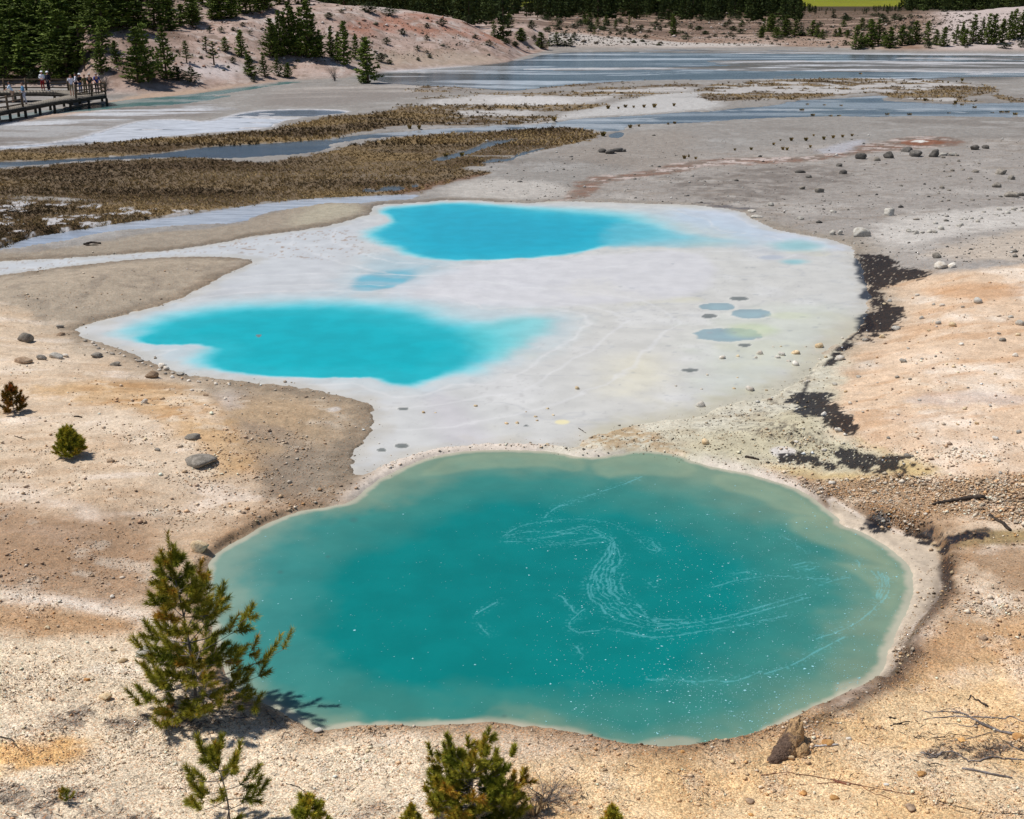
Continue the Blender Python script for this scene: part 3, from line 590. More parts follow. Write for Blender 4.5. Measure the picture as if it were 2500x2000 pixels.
for o, i_, deep in ((A_out, A_in, (0, 162, 182)), (B_out, B_in, (0, 166, 174))):
    t, si = pair(o, i_)
    wpaint(sst(0, .55, t), (158, 200, 202)); wpaint(sst(.25, .85, t), (78, 190, 198), .9); wpaint(sst(.5, 1.05, t), deep, .9); wpaint(sst(0, 1.6, si), deep)
    wpaint(sst(.5, 4, si), (0, 155, 176) if o is A_out else (0, 160, 168), .8)
tl = reg(DV([(1280,470),(1360,470),(1420,490),(1500,500),(1610,512),(1560,522),(1450,521),(1330,520),(1270,524)]), .5, .3); wpaint(tl * sst(1640, 1330, PU * .86), (96, 178, 190), .7)
for so_, lv in ((sdf(A_out, 6), .9), (sdf(A_out, 6), 2.6), (sdf(B_out, 6), .55), (sdf(B_out, 6), 1.5), (sdf(B_out, 6), 3.2)):
    q = so_ + lv + .45 * nA + .12 * nC; wpaint(sst(.12, .0, np.abs(q)), (216, 213, 208), .45); wpaint(sst(.5, .0, np.abs(q + .35)) * sst(-.1, .3, nB), (184, 183, 182), .35)
wpaint(reg(DV([(960,690),(1100,665),(1200,670),(1130,720),(1060,760),(1000,740)]), .6, .3) * sst(0, .3, t), (96, 192, 190), .55)
def ell(cx, cy, rx, ry): return (1 - np.sqrt(((PU - cx) / rx) ** 2 + ((PV - cy) / ry) ** 2)) + .15 * wob
for (cx, cy), rx, ry in ((DV([(1680,518)])[0], 98, 21), (DV([(1672,552)])[0], 50, 10)):
    e = ell(cx, cy, rx, ry); wpaint(sst(0, .7, e), (164, 192, 190)); wpaint(sst(.3, .9, e), (140, 184, 184), .7)
e = ell(*DV([(1625,542)])[0], 42, 7); wpaint(sst(0, .5, e), (176, 180, 186), .8)
for (cx, cy), rx, ry in HOLES:
    rx *= 1.16; ry *= 1.16; e = ell(cx, cy, rx, ry) + .14 * nC + .10 * nD; wpaint(sst(-.35, -.05, e) * sst(.1, -.05, e), (214, 210, 198), .5 if rx > 9 else 0)
    dark = (118, 120, 114) if rx < 28 else (138, 160, 164)
    wpaint(sst(0, .12, e), dark, .9); wpaint(sst(.25, .7, e) * sst(cy - ry, cy + ry, PV), (150, 176, 178) if rx > 28 else (96, 100, 94), .7)
e = ell(*ZC([(290,620)])[0], 0, 0) if False else None
wpaint(sst(-.2, .5, ell(*ZD([(560,590)])[0], 70, 20)), (186, 196, 150), .55); wpaint(sst(-.2, .5, ell(*ZD([(790,505)])[0], 60, 10)), (206, 208, 176), .6)
e = ell(*ZC([(1372,1368)])[0], 22, 7); wpaint(sst(0, .4, e), (226, 214, 170)); 
for k in range(60):                                  # small dim vents in the milky shallows
    px, py = RNG.uniform(1500, 2080), RNG.uniform(640, 1000)
    e = ell(px, py, RNG.uniform(4, 12), RNG.uniform(1.5, 3)); wpaint(sst(0, .6, e), (150, 152, 152), .45)
bsp = reg(DV([(440,500),(700,478),(790,500),(760,545),(600,545),(500,530)]), .5, .5) * sst(.25, .45, nD + .3 * nC); wpaint(bsp, (158, 128, 98), .8)
bsp = reg(DV([(0,548),(300,525),(470,512),(560,530),(300,560),(0,580)]), .5, .5) * sst(.35, .5, nD + .3 * nC); wpaint(bsp, (160, 138, 114), .7)
wpaint(sst(.7, .0, sd_milk + .5 * nC), (186, 178, 162), .55); wpaint(sst(2.2, .0, sd_milk + .9 * nA) * reg(DV([(1200,960),(1260,900),(1450,860),(1620,820),(1700,740),(1780,660),(1860,660),(1860,800),(1600,980)]), 1, .6), (188, 180, 156), .8)
spm = spk * 1.0; wpaint(spm, (58, 50, 48), .8)
KW = reg(K[0], .12, .25); wpaint(KW, (26, 26, 32), .95)
WCm = WC.copy()
# teal pool
T_in = DV([(860,1160),(950,1115),(1080,1080),(1260,1090),(1400,1120),(1500,1190),(1530,1280),(1440,1370),(1250,1425),(1000,1430),(760,1400),(690,1340),(690,1260),(760,1200)])
T_mid = DV([(560,1200),(680,1140),(850,1060),(950,1030),(1100,1015),(1320,1040),(1500,1075),(1640,1140),(1740,1230),(1730,1320),(1620,1410),(1390,1480),(1100,1490),(800,1480),(640,1440),(560,1370),(530,1280)])
tO, sM = pair(TEAL, T_mid, .32); tI, sI = pair(T_mid, T_in, .3)
WC[:] = lin((118, 142, 120))
wpaint(sst(.0, 1.0, tO), (54, 126, 116)); wpaint(sst(0, 1.1, tI), (0, 120, 116)); wpaint(sst(.2, 3, sI), (0, 116, 113), .8)
lefts = sst(1000, 500, PU); wpaint(lefts * sst(.0, .6, tO) * (1 - sst(.3, .9, tI)), (62, 136, 132), .6); wpaint(lefts * sst(.7, .0, tO), (128, 158, 148), .5)
wpaint(sst(1400, 1560, PV) * sst(1050, 1300, PU) * 0, (0, 0, 0))
lob = [DV([(960,953),(1130,950),(1180,955),(1240,968),(1225,1000),(1150,985),(1000,990),(900,1010),(860,1000)]), DV([(1240,968),(1350,950),(1420,960),(1485,985),(1450,1010),(1350,1000),(1260,1010)]),
       DV([(1485,985),(1620,1015),(1740,1078),(1740,1100),(1640,1080),(1600,1050),(1500,1030)]), DV([(1640,1085),(1740,1080),(1760,1100),(1830,1140),(1900,1190),(1860,1200),(1760,1160),(1680,1130)]),
       DV([(1720,1180),(1800,1180),(1890,1190),(1915,1230),(1890,1290),(1850,1290),(1830,1220)]), DV([(1640,1380),(1740,1340),(1870,1345),(1860,1390),(1760,1440),(1690,1440)])]
for i, p in enumerate(lob[:5]):
    sdl = sdf(p, 2) + .16 * wob + .10 * nC; m = sst(-.05, .22, sdl) * np.clip(1 - sdl * .85, .0, 1); wpaint(m, (152, 164, 132), .42)
for p in (DV([(900,1527),(1000,1512),(1060,1508),(1120,1522),(1180,1535),(1060,1535)]), DV([(1120,1535),(1180,1525),(1240,1540),(1300,1565),(1230,1570)]), DV([(1310,1580),(1350,1555),(1420,1545),(1490,1560),(1480,1590)]), DV([(1600,1548),(1640,1505),(1700,1490),(1720,1505),(1650,1540)]), DV([(1840,1440),(1855,1370),(1880,1330),(1905,1290),(1925,1300),(1890,1420)]), DV([(1740,1440),(1800,1425),(1860,1410),(1820,1460),(1770,1480)])):
    m = sst(-.04, .14, sdf(p, 2) + .10 * wob + .04 * wob2); wpaint(m, (176, 170, 148), .6)
wpaint(sst(.16, .02, sd_teal + .03 * wob2), (192, 182, 160), .7)
for p, r in ((DV([(745,1095)])[0], 16), (DV([(690,1172)])[0], 9), (DV([(545,1095)])[0], 12), (DV([(1062,1508)])[0], 10), (DV([(590,1205)])[0], 12), (DV([(1845,1130)])[0], 10)):
    wpaint(sst(0, .8, ell(p[0], p[1], r, r * .6)), (70, 96, 92), .35)
# foam lines
FL = [[(225,260),(300,215),(400,200),(520,195),(620,200),(700,225),(750,255)], [(230,262),(330,270),(430,295),(520,285),(600,265),(650,285),(650,330),(610,380),(580,440),(565,500),(590,540),(660,580),(760,610),(860,625),(1000,615),(1150,580),(1300,540),(1430,500)],
      [(370,250),(480,240),(560,215),(640,250),(665,300),(640,400),(620,480),(680,540),(760,580),(870,600),(960,600)], [(700,340),(660,400),(650,480),(700,530),(770,560)], [(230,258),(360,235),(470,255),(560,250),(630,270),(655,300),(690,350),(640,420),(640,500),(700,545)],
      [(540,560),(480,610),(500,650),(560,650),(640,640),(750,660),(880,670),(1000,655),(1200,620),(1350,590)], [(800,840),(950,852),(1050,850),(1150,855),(1250,815)], [(980,855),(1020,848),(1060,852)], [(1250,830),(1380,790),(1480,730),(1600,670)], [(1480,680),(1600,640),(1680,590),(1740,530)],
      [(1740,400),(1750,460),(1740,520)], [(1770,420),(1780,500),(1750,530)], [(1755,410),(1765,470),(1748,515)], [(440,140),(560,100),(700,55),(780,20)], [(380,190),(410,150),(520,125)], [(760,280),(800,275),(840,310),(850,330),(800,320),(770,300),(760,285)], [(775,290),(815,300),(840,325)],
      [(1380,385),(1440,370),(1480,400),(1400,400)], [(1390,395),(1450,385)], [(1060,470),(1200,430),(1400,430),(1550,440)], [(100,580),(160,550),(190,530)], [(120,620),(150,660)], [(500,710),(540,750)], [(450,500),(470,550),(530,590)], [(805,450),(815,470),(835,468)], [(1130,415),(1230,410)], [(690,420),(680,470),(720,520),(790,575),(850,605)],
      [(600,420),(590,480),(625,545),(700,590)], [(1340,260),(1400,290),(1440,330)], [(1500,460),(1560,440),(1620,430)], [(1640,360),(1660,390)]]
fd = np.full(X.shape, -3.0)
warp = .13 * nC + .10 * nA + .035 * nD
FL2 = []
for i, l in enumerate(FL):
    FL2.append((l, 0.0, 0))
    if i in (1, 2, 10): FL2 += [(l, 12.0, 1)]
for l, off, sdn in FL2:
    pts = ZH(l); Q = np.array(pts)
    tg = np.gradient(Q, axis=0); tg /= np.linalg.norm(tg, axis=1)[:, None] + 1e-9
    Q = Q + np.stack([-tg[:, 1], tg[:, 0]], 1) * (off * (.4 + vnoise(np.arange(len(Q)) * .8, np.full(len(Q), sdn * 3.1), sdn + i)))[:, None]
    for _ in range(2):                               # round the corners, keep the ends
        A = Q[:-1] * .75 + Q[1:] * .25; B = Q[:-1] * .25 + Q[1:] * .75
        Q = np.vstack([Q[:1], np.stack([A, B], 1).reshape(-1, 2), Q[-1:]])
    xx, yy = unproj(Q[:, 0], Q[:, 1])
    lo = np.array([xx.min(), yy.min()]) - .8; hi = np.array([xx.max(), yy.max()]) + .8
    mk = (X > lo[0]) & (X < hi[0]) & (Y > lo[1]) & (Y < hi[1])
    d, _ = seg_dist(X[mk] + warp[mk], Y[mk] + warp[mk] * .7, np.stack([xx, yy], 1), False)
    fd[mk] = np.maximum(fd[mk], -d)
fd = -fd
nt = NT("pool_water"); P = nt.geo()
wcol = nt.attr('Col', 'Color'); fdn = nt.attr('foam')
nn = nt.noise(P, 4.0, 3, .6); nb = nt.noise(P, 1.1, 4); nf = nt.noise(P, 30, 3)
thr = nt.math('MULTIPLY', nt.rng(nn, .32, .62, .0, 1), .028)
fo = nt.rng(nt.math('SUBTRACT', fdn, nt.math('MULTIPLY', nf, .02)), thr, nt.math('MULTIPLY_ADD', thr, .1, -.012), 0, 1)
wide = nt.math('MULTIPLY', nt.rng(fdn, .22, .0, 0, .42), nt.rng(nt.noise(P, 14, 5, .7), .52, .66))
foam = nt.math('MAXIMUM', nt.math('MULTIPLY', fo, nt.rng(nt.noise(P, 22, 4, .7), .3, .62, .26, .50)), wide)
col = nt.mix(1.0, wcol, nt.gray(nt.rng(nb, .3, .7, .93, 1.06)), 'MULTIPLY')
col = nt.mix(nt.math('MULTIPLY', foam, .75), col, tuple(lin((120, 200, 205))))
rip = nt.math('ADD', nt.noise(P, 3.0, 3), nt.math('MULTIPLY', nt.noise(P, 14, 2), .25))
M_WATER = nt.out(col, .28, nt.bump(rip, .05, .03), .16)
nt.b.inputs['IOR'].default_value = 1.33
link('water', grid_mesh('teal_water', sd_teal > -.12, 0.0, {'Col': np.clip(WC * .93, .002, .85), 'foam': fd}), M_WATER, kind='structure')
nofo = np.full(X.shape, 3.0)
link('water', grid_mesh('milky_water', sd_milk > -.12, 0.004, {'Col': np.clip(WCm * .95, .002, .85), 'foam': nofo}), M_WATER, kind='structure')
# shallow streams over the flats
WC[:] = lin((78, 84, 86))
wpaint(sst(-.3, .1, sdf(S2, 4)), (178, 182, 188), .9); wpaint(sst(-.3, .1, sdf(S2, 4)) * sst(.0, .3, strk2 + .4 * nA), (150, 160, 174), .7)
wpaint(sst(-.2, .2, sd_wht), (216, 218, 222), .95); wpaint(sst(-.2, .2, sd_wht) * sst(.1, .3, -strk2 + .3 * nA), (140, 136, 132), .8)
wpaint(reg(Z5([(1320,200),(1550,165),(1950,163),(2060,180),(1800,205),(1500,220)]), .5, .5), (88, 96, 104), .9)  # blue-grey reflection painted into the colour of this pool
wpaint(sst(-.3, .2, sd_tst), (92, 128, 124), .9); wpaint(sst(-.3, .2, sd_tst) * sst(.0, .2, strk3 + .5 * nA), (164, 168, 162), .75)
sdb = sst(-1, 3, sd_brd); wpaint(sdb, (84, 90, 88), .85); wpaint(sdb * sst(.05, .3, strk2), (140, 144, 143), .8); wpaint(sdb * sst(.16, .3, strk3), (190, 194, 196), .8); wpaint(sdb * sst(.05, .25, -strk3), (50, 58, 55), .8)
s1m = sst(-.3, .2, sdf(S1, 4)); wpaint(s1m * sst(.0, .25, strk3), (150, 154, 156), .7); wpaint(s1m * sst(.0, .25, -strk3), (52, 62, 72), .6); wpaint(s1m * sst(.12, .3, strk2 + .3 * nA), (186, 186, 184), .7)
nt = NT("stream_water"); P = nt.geo()
mp = nt.new('ShaderNodeMapping'); nt.l.new(P, mp.inputs[0]); mp.inputs['Scale'].default_value = (.5, 2.0, 1)
sn = nt.noise(mp.outputs[0], 1.2, 5, .65)
col = nt.mix(1.0, nt.attr('Col', 'Color'), nt.gray(nt.rng(sn, .3, .7, .75, 1.2)), 'MULTIPLY')
M_STREAM = nt.out(col, .22, nt.bump(nt.noise(mp.outputs[0], 5.0, 3), .3, .03), .22)
nt.b.inputs['IOR'].default_value = 1.33
sdS = np.maximum(sd_str, sd_wht)
link('water', grid_mesh('stream_water', (sdS > -.3) & (np.maximum(sd_milk, sd_teal) < -.05), -.004, {'Col': np.clip(WC * .9, .002, .85)}), M_STREAM, kind='structure')
# ------------------------------------------------------------------ rocks
def ico(sub):
    bm = bmesh.new(); bmesh.ops.create_icosphere(bm, subdivisions=sub, radius=1.0)
    V = np.array([v.co[:] for v in bm.verts]); Fc = np.array([[v.index for v in f.verts] for f in bm.faces]); bm.free()
    return V, Fc
ICO = {k: ico(k) for k in (1, 2, 3, 4)}
def noise3(V, sc, seed):
    return (fbm(V[:, 0] + .6 * V[:, 2], V[:, 1] - .5 * V[:, 2], sc, 3, seed) + fbm(V[:, 2] + 5, V[:, 0] - .7 * V[:, 1], sc, 3, seed + 9)) * .5
def rock_arrays(seed, sub=3, flat=.7, cuts=15, ang=.25, rough=.08):
    r = np.random.default_rng(seed); V, Fc = ICO[sub]; V = V.copy()
    rad = np.ones(len(V))
    for _ in range(cuts):
        n = r.normal(size=3); n /= np.linalg.norm(n); h = r.uniform(.50, .92)
        d = V @ n; rad = np.where(d > 1e-3, np.minimum(rad, h / np.maximum(d, 1e-3)), rad)
    rad = rad * (1 + rough * noise3(V, 1.7, seed % 97) + .4 * rough * noise3(V, 5, seed % 89 + 3))
    W = V * rad[:, None] * np.array([r.uniform(.85, 1.15), r.uniform(.7, 1.0), flat])
    W[:, 2] -= W[:, 2].min() * .55
    return W / (np.ptp(W[:, 0])), Fc
def rock_mat(name, rgb, rgb2, scale=6):
    nt = NT(name); c = nt.coord(); g = nt.geo()
    n = nt.noise(g, scale, 5, .65); n2 = nt.noise(g, scale * 6, 4)
    oi = nt.new('ShaderNodeObjectInfo').outputs['Random']
    col = nt.mix(nt.rng(n, .35, .65), tuple(lin(rgb)), tuple(lin(rgb2)))
    col = nt.mix(1.0, col, nt.gray(nt.math('MULTIPLY', nt.rng(n2, .3, .7, .75, 1.2), nt.rng(oi, 0, 1, .82, 1.15))), 'MULTIPLY')
    return nt.out(col, .92, nt.bump(nt.math('ADD', n, nt.math('MULTIPLY', n2, .4)), .5, .04), .2)
R_DARK = rock_mat('dark_lava', (116, 110, 102), (86, 81, 75)); R_GREY = rock_mat('grey_stone', (164, 154, 140), (126, 118, 106))
R_PALE = rock_mat('pale_sinter', (196, 190, 178), (168, 160, 146)); R_WHITE = rock_mat('white_sinter', (226, 218, 204), (204, 190, 170))
R_BROWN = rock_mat('brown_stone', (180, 154, 126), (140, 116, 94)); R_OCHRE = rock_mat('ochre_stone', (214, 166, 104), (178, 128, 78)); R_CREAM = rock_mat('cream_stone', (226, 206, 168), (198, 168, 128))
RM = dict(d=R_DARK, g=R_GREY, p=R_PALE, w=R_WHITE, b=R_BROWN, o=R_OCHRE, c=R_CREAM)
seedc = [100]
def rock(px, py, wpx, mat, label, hk=.7, name='boulder', cat='boulder', group=None, me=None, sub=3, cuts=15, tilt=0):
    """py is the foot of the rock in the picture, wpx its width there"""
    x, y, z = (float(a[0]) for a in hit(px, py))
    w = wpx / FPX * float(depth(y, z)); seedc[0] += 1
    if me is None:
        V, Fc = rock_arrays(seedc[0], sub, hk, cuts); me = np_mesh(name, V, Fc, 3, False)
    ob = link(name, me, mat if len(me.materials) == 0 else None)
    if len(me.materials) and me.materials[0] != mat:
        ob.material_slots[0].link = 'OBJECT'; ob.material_slots[0].material = mat
    ob.scale = (w, w, w); ob.location = (x, y + .25 * w, z - .03 * w); ob.rotation_euler = (tilt, tilt * .5, random.uniform(-.5, .5))
    return tag(ob, label, cat, group)
def r7(a, b, w, m, l, **k): p = Z7([(a, b)])[0]; return rock(p[0], p[1], w * .37, RM[m], l, **k)
def rB(a, b, w, m, l, **k): p = ZB([(a, b)])[0]; return rock(p[0], p[1], w * .46382, RM[m], l, **k)
def rG(a, b, w, m, l, **k): p = ZG([(a, b)])[0]; return rock(p[0], p[1], w * .41744, RM[m], l, **k)
r7(1200, 452, 78, 'd', 'dark lava boulder at the left end of the row below the red spring', hk=.75)
r7(1370, 447, 72, 'd', 'dark boulder with a sloping right side, second in the row below the red spring', hk=.75)
r7(1475, 411, 85, 'd', 'low dark boulder touching the lower edge of the red spring', hk=.5)
r7(1532, 438, 85, 'd', 'dark blocky boulder in the middle of the row below the red spring', hk=.6)
r7(1637, 440, 72, 'd', 'tallest dark pointed boulder in the row below the red spring', hk=1.15)
r7(1745, 432, 55, 'p', 'low pale stone right of the tall pointed boulder', hk=.6)
r7(1690, 432, 60, 'p', 'flat whitish rock leaning against the tall pointed boulder', hk=.45)
r7(1875, 398, 62, 'd', 'dark boulder alone right of the red spring, larger of a touching pair', hk=.7)
r7(1938, 392, 50, 'd', 'small dark rock against the right side of the lone dark boulder by the red spring', hk=.75)
r7(2028, 542, 75, 'g', 'grey pointed boulder on the right slope, topmost of a small cluster', hk=.8)
r7(2085, 573, 48, 'g', 'small grey stone just below the pointed boulder on the right slope', hk=.75)
r7(2000, 618, 60, 'g', 'round grey boulder on the right slope below the pointed one', hk=.9)
r7(2092, 675, 95, 'g', 'broad grey wedge shaped boulder at the right edge of the grey slope', hk=.65)
r7(2140, 668, 40, 'g', 'grey stone cut by the right edge of the picture beside the wedge boulder', hk=1.0)
r7(1077, 496, 44, 'd', 'small dark rock below the red stream, right of a wet patch', hk=.6)
r7(850, 533, 72, 'd', 'low wide dark rock beneath the end of the red stream', hk=.5)
r7(902, 560, 44, 'd', 'dark stone right below the low wide rock under the red stream', hk=.55)
r7(1095, 538, 50, 'd', 'dark oval rock standing alone in the dark grey patch', hk=.55)
r7(957, 648, 62, 'g', 'lone grey boulder on bare grey ground above the pale bank', hk=.65)
r7(860, 628, 42, 'g', 'small grey rock left of the lone grey boulder', hk=.7)
r7(1368, 782, 74, 'p', 'pale pointed boulder standing alone on the grey slope', hk=.85)
r7(1200, 906, 118, 'p', 'big whitish boulder at the far right shore of the milky pool', hk=.62)
r7(1040, 897, 40, 'p', 'pale upright rock left of the big whitish boulder by the milky pool', hk=1.1)
r7(1082, 895, 36, 'p', 'small pale rock between the upright rock and the big whitish boulder', hk=1.0)
r7(1648, 1030, 62, 'g', 'grey rock behind the split white boulder on the right slope', hk=.6)
r7(1675, 1092, 100, 'w', 'large white boulder at the tip of the black mat', hk=.62)
r7(1738, 1088, 62, 'w', 'smaller whitish boulder leaning on the right of the large white one', hk=.8)
r7(1500, 880, 62, 'p', 'flat pale rock in the band of white rubble on the right slope', hk=.45)
r7(600, 795, 85, 'p', 'long flat pale rock at the corner of the milky pool', hk=.32)
r7(680, 726, 42, 'p', 'pale round stone above the corner of the milky pool', hk=.6)
r7(570, 762, 56, 'p', 'flat pale rock just above the long one at the pool corner', hk=.35)
r7(1300, 462, 46, 'g', 'greyish rock between two dark boulders under the red spring', hk=.65)
r7(850, 806, 46, 'p', 'flat pale stone on the bank above the faint blue vent', hk=.5)
r7(1040, 764, 42, 'p', 'low pale stone up the bank from the faint blue vent', hk=.45)
r7(1530, 808, 44, 'g', 'small grey rock above the band of white rubble', hk=.5)
r7(1875, 530, 50, 'g', 'low grey rock left of the pointed boulder on the right slope', hk=.45)
for a, b, w in ((1608, 414, 56), (1650, 420, 60), (1690, 410, 70), (1730, 410, 40)):
    p = Z6([(a, b)])[0]; rock(p[0], p[1], w * .41744, R_DARK, 'dark stone in the small huddle on the bare grey flat beyond the pools', hk=.6, group='huddle of dark stones on the grey flat', sub=2)
rB(122, 592, 85, 'g', 'dull grey lump of rock far left above the row of stones', hk=.75)
rB(115, 704, 90, 'b', 'brown boulder at the left end of the row of stones on the left bank', hk=.62)
rB(210, 686, 54, 'g', 'grey round stone second in the row on the left bank', hk=.6)
rB(290, 680, 74, 'p', 'pale grey cracked rock in the row on the left bank', hk=.55)
rB(345, 672, 34, 'w', 'small bright white stone at the right end of the row on the left bank', hk=.6)
rB(507, 675, 54, 'g', 'grey flattish rock near the left tip of the blue pool', hk=.5)
rB(600, 718, 54, 'g', 'grey rock with a dark side on the bank below the left pool tip', hk=.5)
rB(735, 697, 42, 'g', 'small grey rock at the shore above the brown boulder', hk=.5)
rB(800, 786, 74, 'b', 'big brown square boulder on the shore below the blue pool', hk=.8)
rB(850, 730, 46, 'w', 'white stone at the water line beside the brown square boulder', hk=.8)
rB(872, 742, 36, 'w', 'white stone just right of the one at the water line', hk=.7)
rB(945, 768, 44, 'p', 'pale stone at the right end of the white shore rubble', hk=.55)
rB(760, 916, 38, 'w', 'lone white stone on the ochre part of the left bank', hk=.75)
rB(1012, 1108, 84, 'g', 'low grey and white rock on the ochre ground above the flat slab', hk=.3)
ob = rB(1038, 1250, 172, 'g', 'long flat grey slab lying on the brown left bank', hk=.32, cuts=16); ob.rotation_euler.z = .12
rB(578, 1228, 44, 'b', 'small brown stone left of the flat grey slab', hk=.7)
rB(825, 1168, 34, 'g', 'grey pebble sized rock between the white stone and the slab', hk=.6)
rB(312, 522, 44, 'g', 'grey rock above the two small white puddles at the left pool tip', hk=.6)
rB(318, 560, 46, 'b', 'brown flat rock left of the white puddles at the pool tip', hk=.45)
rB(1085, 878, 30, 'b', 'brown stone on the right edge of the ochre ground', hk=.7)
p = ZE([(1190, 612)])[0]
rock(p[0], p[1], 46, R_CREAM, 'large cream boulder at the shore behind the top of the young pine', hk=.8)
for a, b, w, m, l in ((1005, 762, 75, 'o', 'rust orange stone behind the white stick on the near right bank'), (1130, 738, 46, 'w', 'white pebble right of the rust orange stone'), (1562, 945, 62, 'o', 'flat ochre stone left of the grey straight stick'), (1352, 1000, 34, 'w', 'small bright white pebble in the middle of the near right bank'),
                      (1495, 1145, 62, 'b', 'tan angular stone at the bottom right near the crooked twig'), (868, 1058, 56, 'o', 'yellow orange flat stone on the lower right gravel'), (556, 1108, 52, 'b', 'brown wedge stone at the bottom of the right gravel'), (1918, 152, 62, 'b', 'brown upright stone on the far right above the branches'),
                      (1048, 1085, 60, 'o', 'orange flat stone near the bottom right of the pool'), (1800, 745, 50, 'o', 'ochre stone below the forked grey branch'), (2125, 730, 70, 'o', 'ochre block at the thick end of the forked grey branch'), (770, 845, 95, 'c', 'flat cream stone in front of the clay stump'), (1730, 1105, 44, 'c', 'pale cream stone near the bottom right corner'), (160, 810, 30, 'o', 'small orange stone at the edge of the water below the clay stump'), (560, 1180, 34, 'o', 'yellow stone at the bottom edge right of centre')):
    rG(a, b, w, m, l, hk=.45 if w < 70 else .35)
for a, b, w, m, l in ((735, 1275, 60, 'c', 'cream flat stone left of the young pine'), (680, 1205, 34, 'c', 'cream pebble above the flat stone left of the young pine'), (675, 885, 26, 'w', 'bright white pebble on the brown left slope'), (630, 1500, 80, 'c', 'peach coloured flat rock between the grey litter patches'), (1110, 1610, 40, 'c', 'cream stone in front of the foot of the young pine'), (1155, 1604, 32, 'w', 'white pebble right of the cream stone at the pine foot'),
                      (280, 1075, 38, 'c', 'cream stone on the brown strip at the left'), (520, 1385, 40, 'o', 'orange flat stone on the left gravel'), (1020, 1545, 50, 'o', 'orange stone under the left edge of the young pine'), (1905, 1700, 60, 'w', 'whitish boulder at the near shore right of the young pine'), (860, 1245, 120, 'p', 'ragged grey lump of rock left of the young pine')):
    p = ZE([(a, b)])[0]; rock(p[0], p[1], w * .40588, RM[m], l, hk=.55)
for a, b, l in ((692, 360, 'grey boulder on the far white shore, left of two'), (747, 363, 'grey boulder on the far white shore, right of two')):
    p = Z4([(a, b)])[0]; rock(p[0], p[1], 34 * .32468, R_GREY, l, hk=.8)
PRO = [np_mesh('stone', *rock_arrays(900 + i, 2, .62, 9), 3, False) for i in range(7)]
for m in PRO: m.materials.append(R_WHITE)
RB_LIST = [(1535,390,32),(1890,430,55),(1800,458,28),(1560,524,34),(1600,595,27),(1790,678,38),(1450,778,46),(2035,656,48),(2135,560,52),(2125,622,40),(2110,745,42),(1190,868,36),(1415,868,30),(1050,913,36),(1115,953,26),(1140,1022,27),(1215,1072,22),(1365,1225,26),(1545,1003,27),(1810,1053,31),(1990,1230,42),(2130,1192,42),(1475,1334,42),(1230,655,46),(1330,636,44),(1410,590,64),(2080,518,36),(2010,614,26),(1660,556,45),(1740,568,45),(1680,450,42),(1630,443,24),(1500,1330,26),(1365,1225,24),(1880,1140,30),(2010,1360,28),(2020,1430,26),(1490,880,28),(1375,425,34),(1340,440,26),(1955,640,18),(1700,900,18),(1830,930,20),(1960,1035,20),(1770,1145,22),(2090,1015,22),(1560,760,22),(1640,745,20),(1480,700,22),(1990,850,24),(1255,800,22),(1300,900,16),(1180,1010,16),(1770,760,18)]
for i, (a, b, w) in enumerate(RB_LIST):
    p = ZD([(a, b)])[0]; m = (R_WHITE, R_PALE, R_GREY, R_PALE, R_CREAM)[i % 5] if w < 50 else R_PALE
    rock(p[0], p[1], w * .41744 * .9, m, 'small pale stone lying on the tan slope right of the milky pool', name='stone', cat='stone', group='stones scattered on the tan right slope', me=PRO[i % 7])
for i, (a, b, w) in enumerate([(965,695,62),(615,733,42),(740,739,42),(715,755,38),(822,732,52),(822,796,42),(780,776,27),(395,760,44),(485,746,22),(555,945,52),(895,895,32),(1080,768,64),(295,1255,46),(825,1248,27),(1035,1495,46),(270,1040,60),(650,945,18),(735,948,20),(270,938,18),(305,855,16),(460,935,22),(120,920,18),(590,755,22),(690,690,14),(735,688,16),(880,690,16),(1095,640,16),(960,765,20),(1000,752,26),(990,1090,40),(1070,1185,44),(990,1300,40),(480,870,14)]):
    p = ZD([(a, b)])[0]
    rock(p[0], p[1], w * .41744, R_WHITE if i % 4 else R_CREAM, 'white flat stone sticking out of the milky mud by the black mats', name='stone', cat='stone', group='white stones in the milky mud', me=PRO[(i * 3) % 7])
for i, (a, b, w) in enumerate([(865,1278,26),(1460,1175,28),(1215,1340,24),(1110,1378,24),(1045,1380,26),(1285,1292,20),(1320,1330,16),(1225,1362,18),(560,1315,20),(1285,1498,18),(1100,1160,0),(630,1315,14),(1160,1310,12)]):
    if not w: continue
    p = ZC([(a, b)])[0]
    rock(p[0], p[1], w * .41744, R_CREAM, 'tiny cream stone on the white flat between the blue pool and the teal pool', name='stone', cat='stone', group='tiny stones on the white flat', me=PRO[i % 7])
for i in range(26):
    t = i / 25; a = 1480 + 690 * t + random.uniform(-40, 40); b = 900 - 170 * t + random.uniform(-28, 28)
    p = Z7([(a, b)])[0]; rock(p[0], p[1], random.uniform(7, 15), R_PALE, 'pale angular stone in the band of white rubble on the right slope', name='stone', cat='stone', group='white rubble band on the right slope', me=PRO[i % 7])
for i in range(22):
    p = Z7([(random.uniform(1640, 2150), random.uniform(430, 720))])[0]
    rock(p[0], p[1], random.uniform(5, 13), R_GREY, 'small grey stone on the grey slope among the dark boulders', name='stone', cat='stone', group='small grey stones on the upper right slope', me=PRO[i % 7])
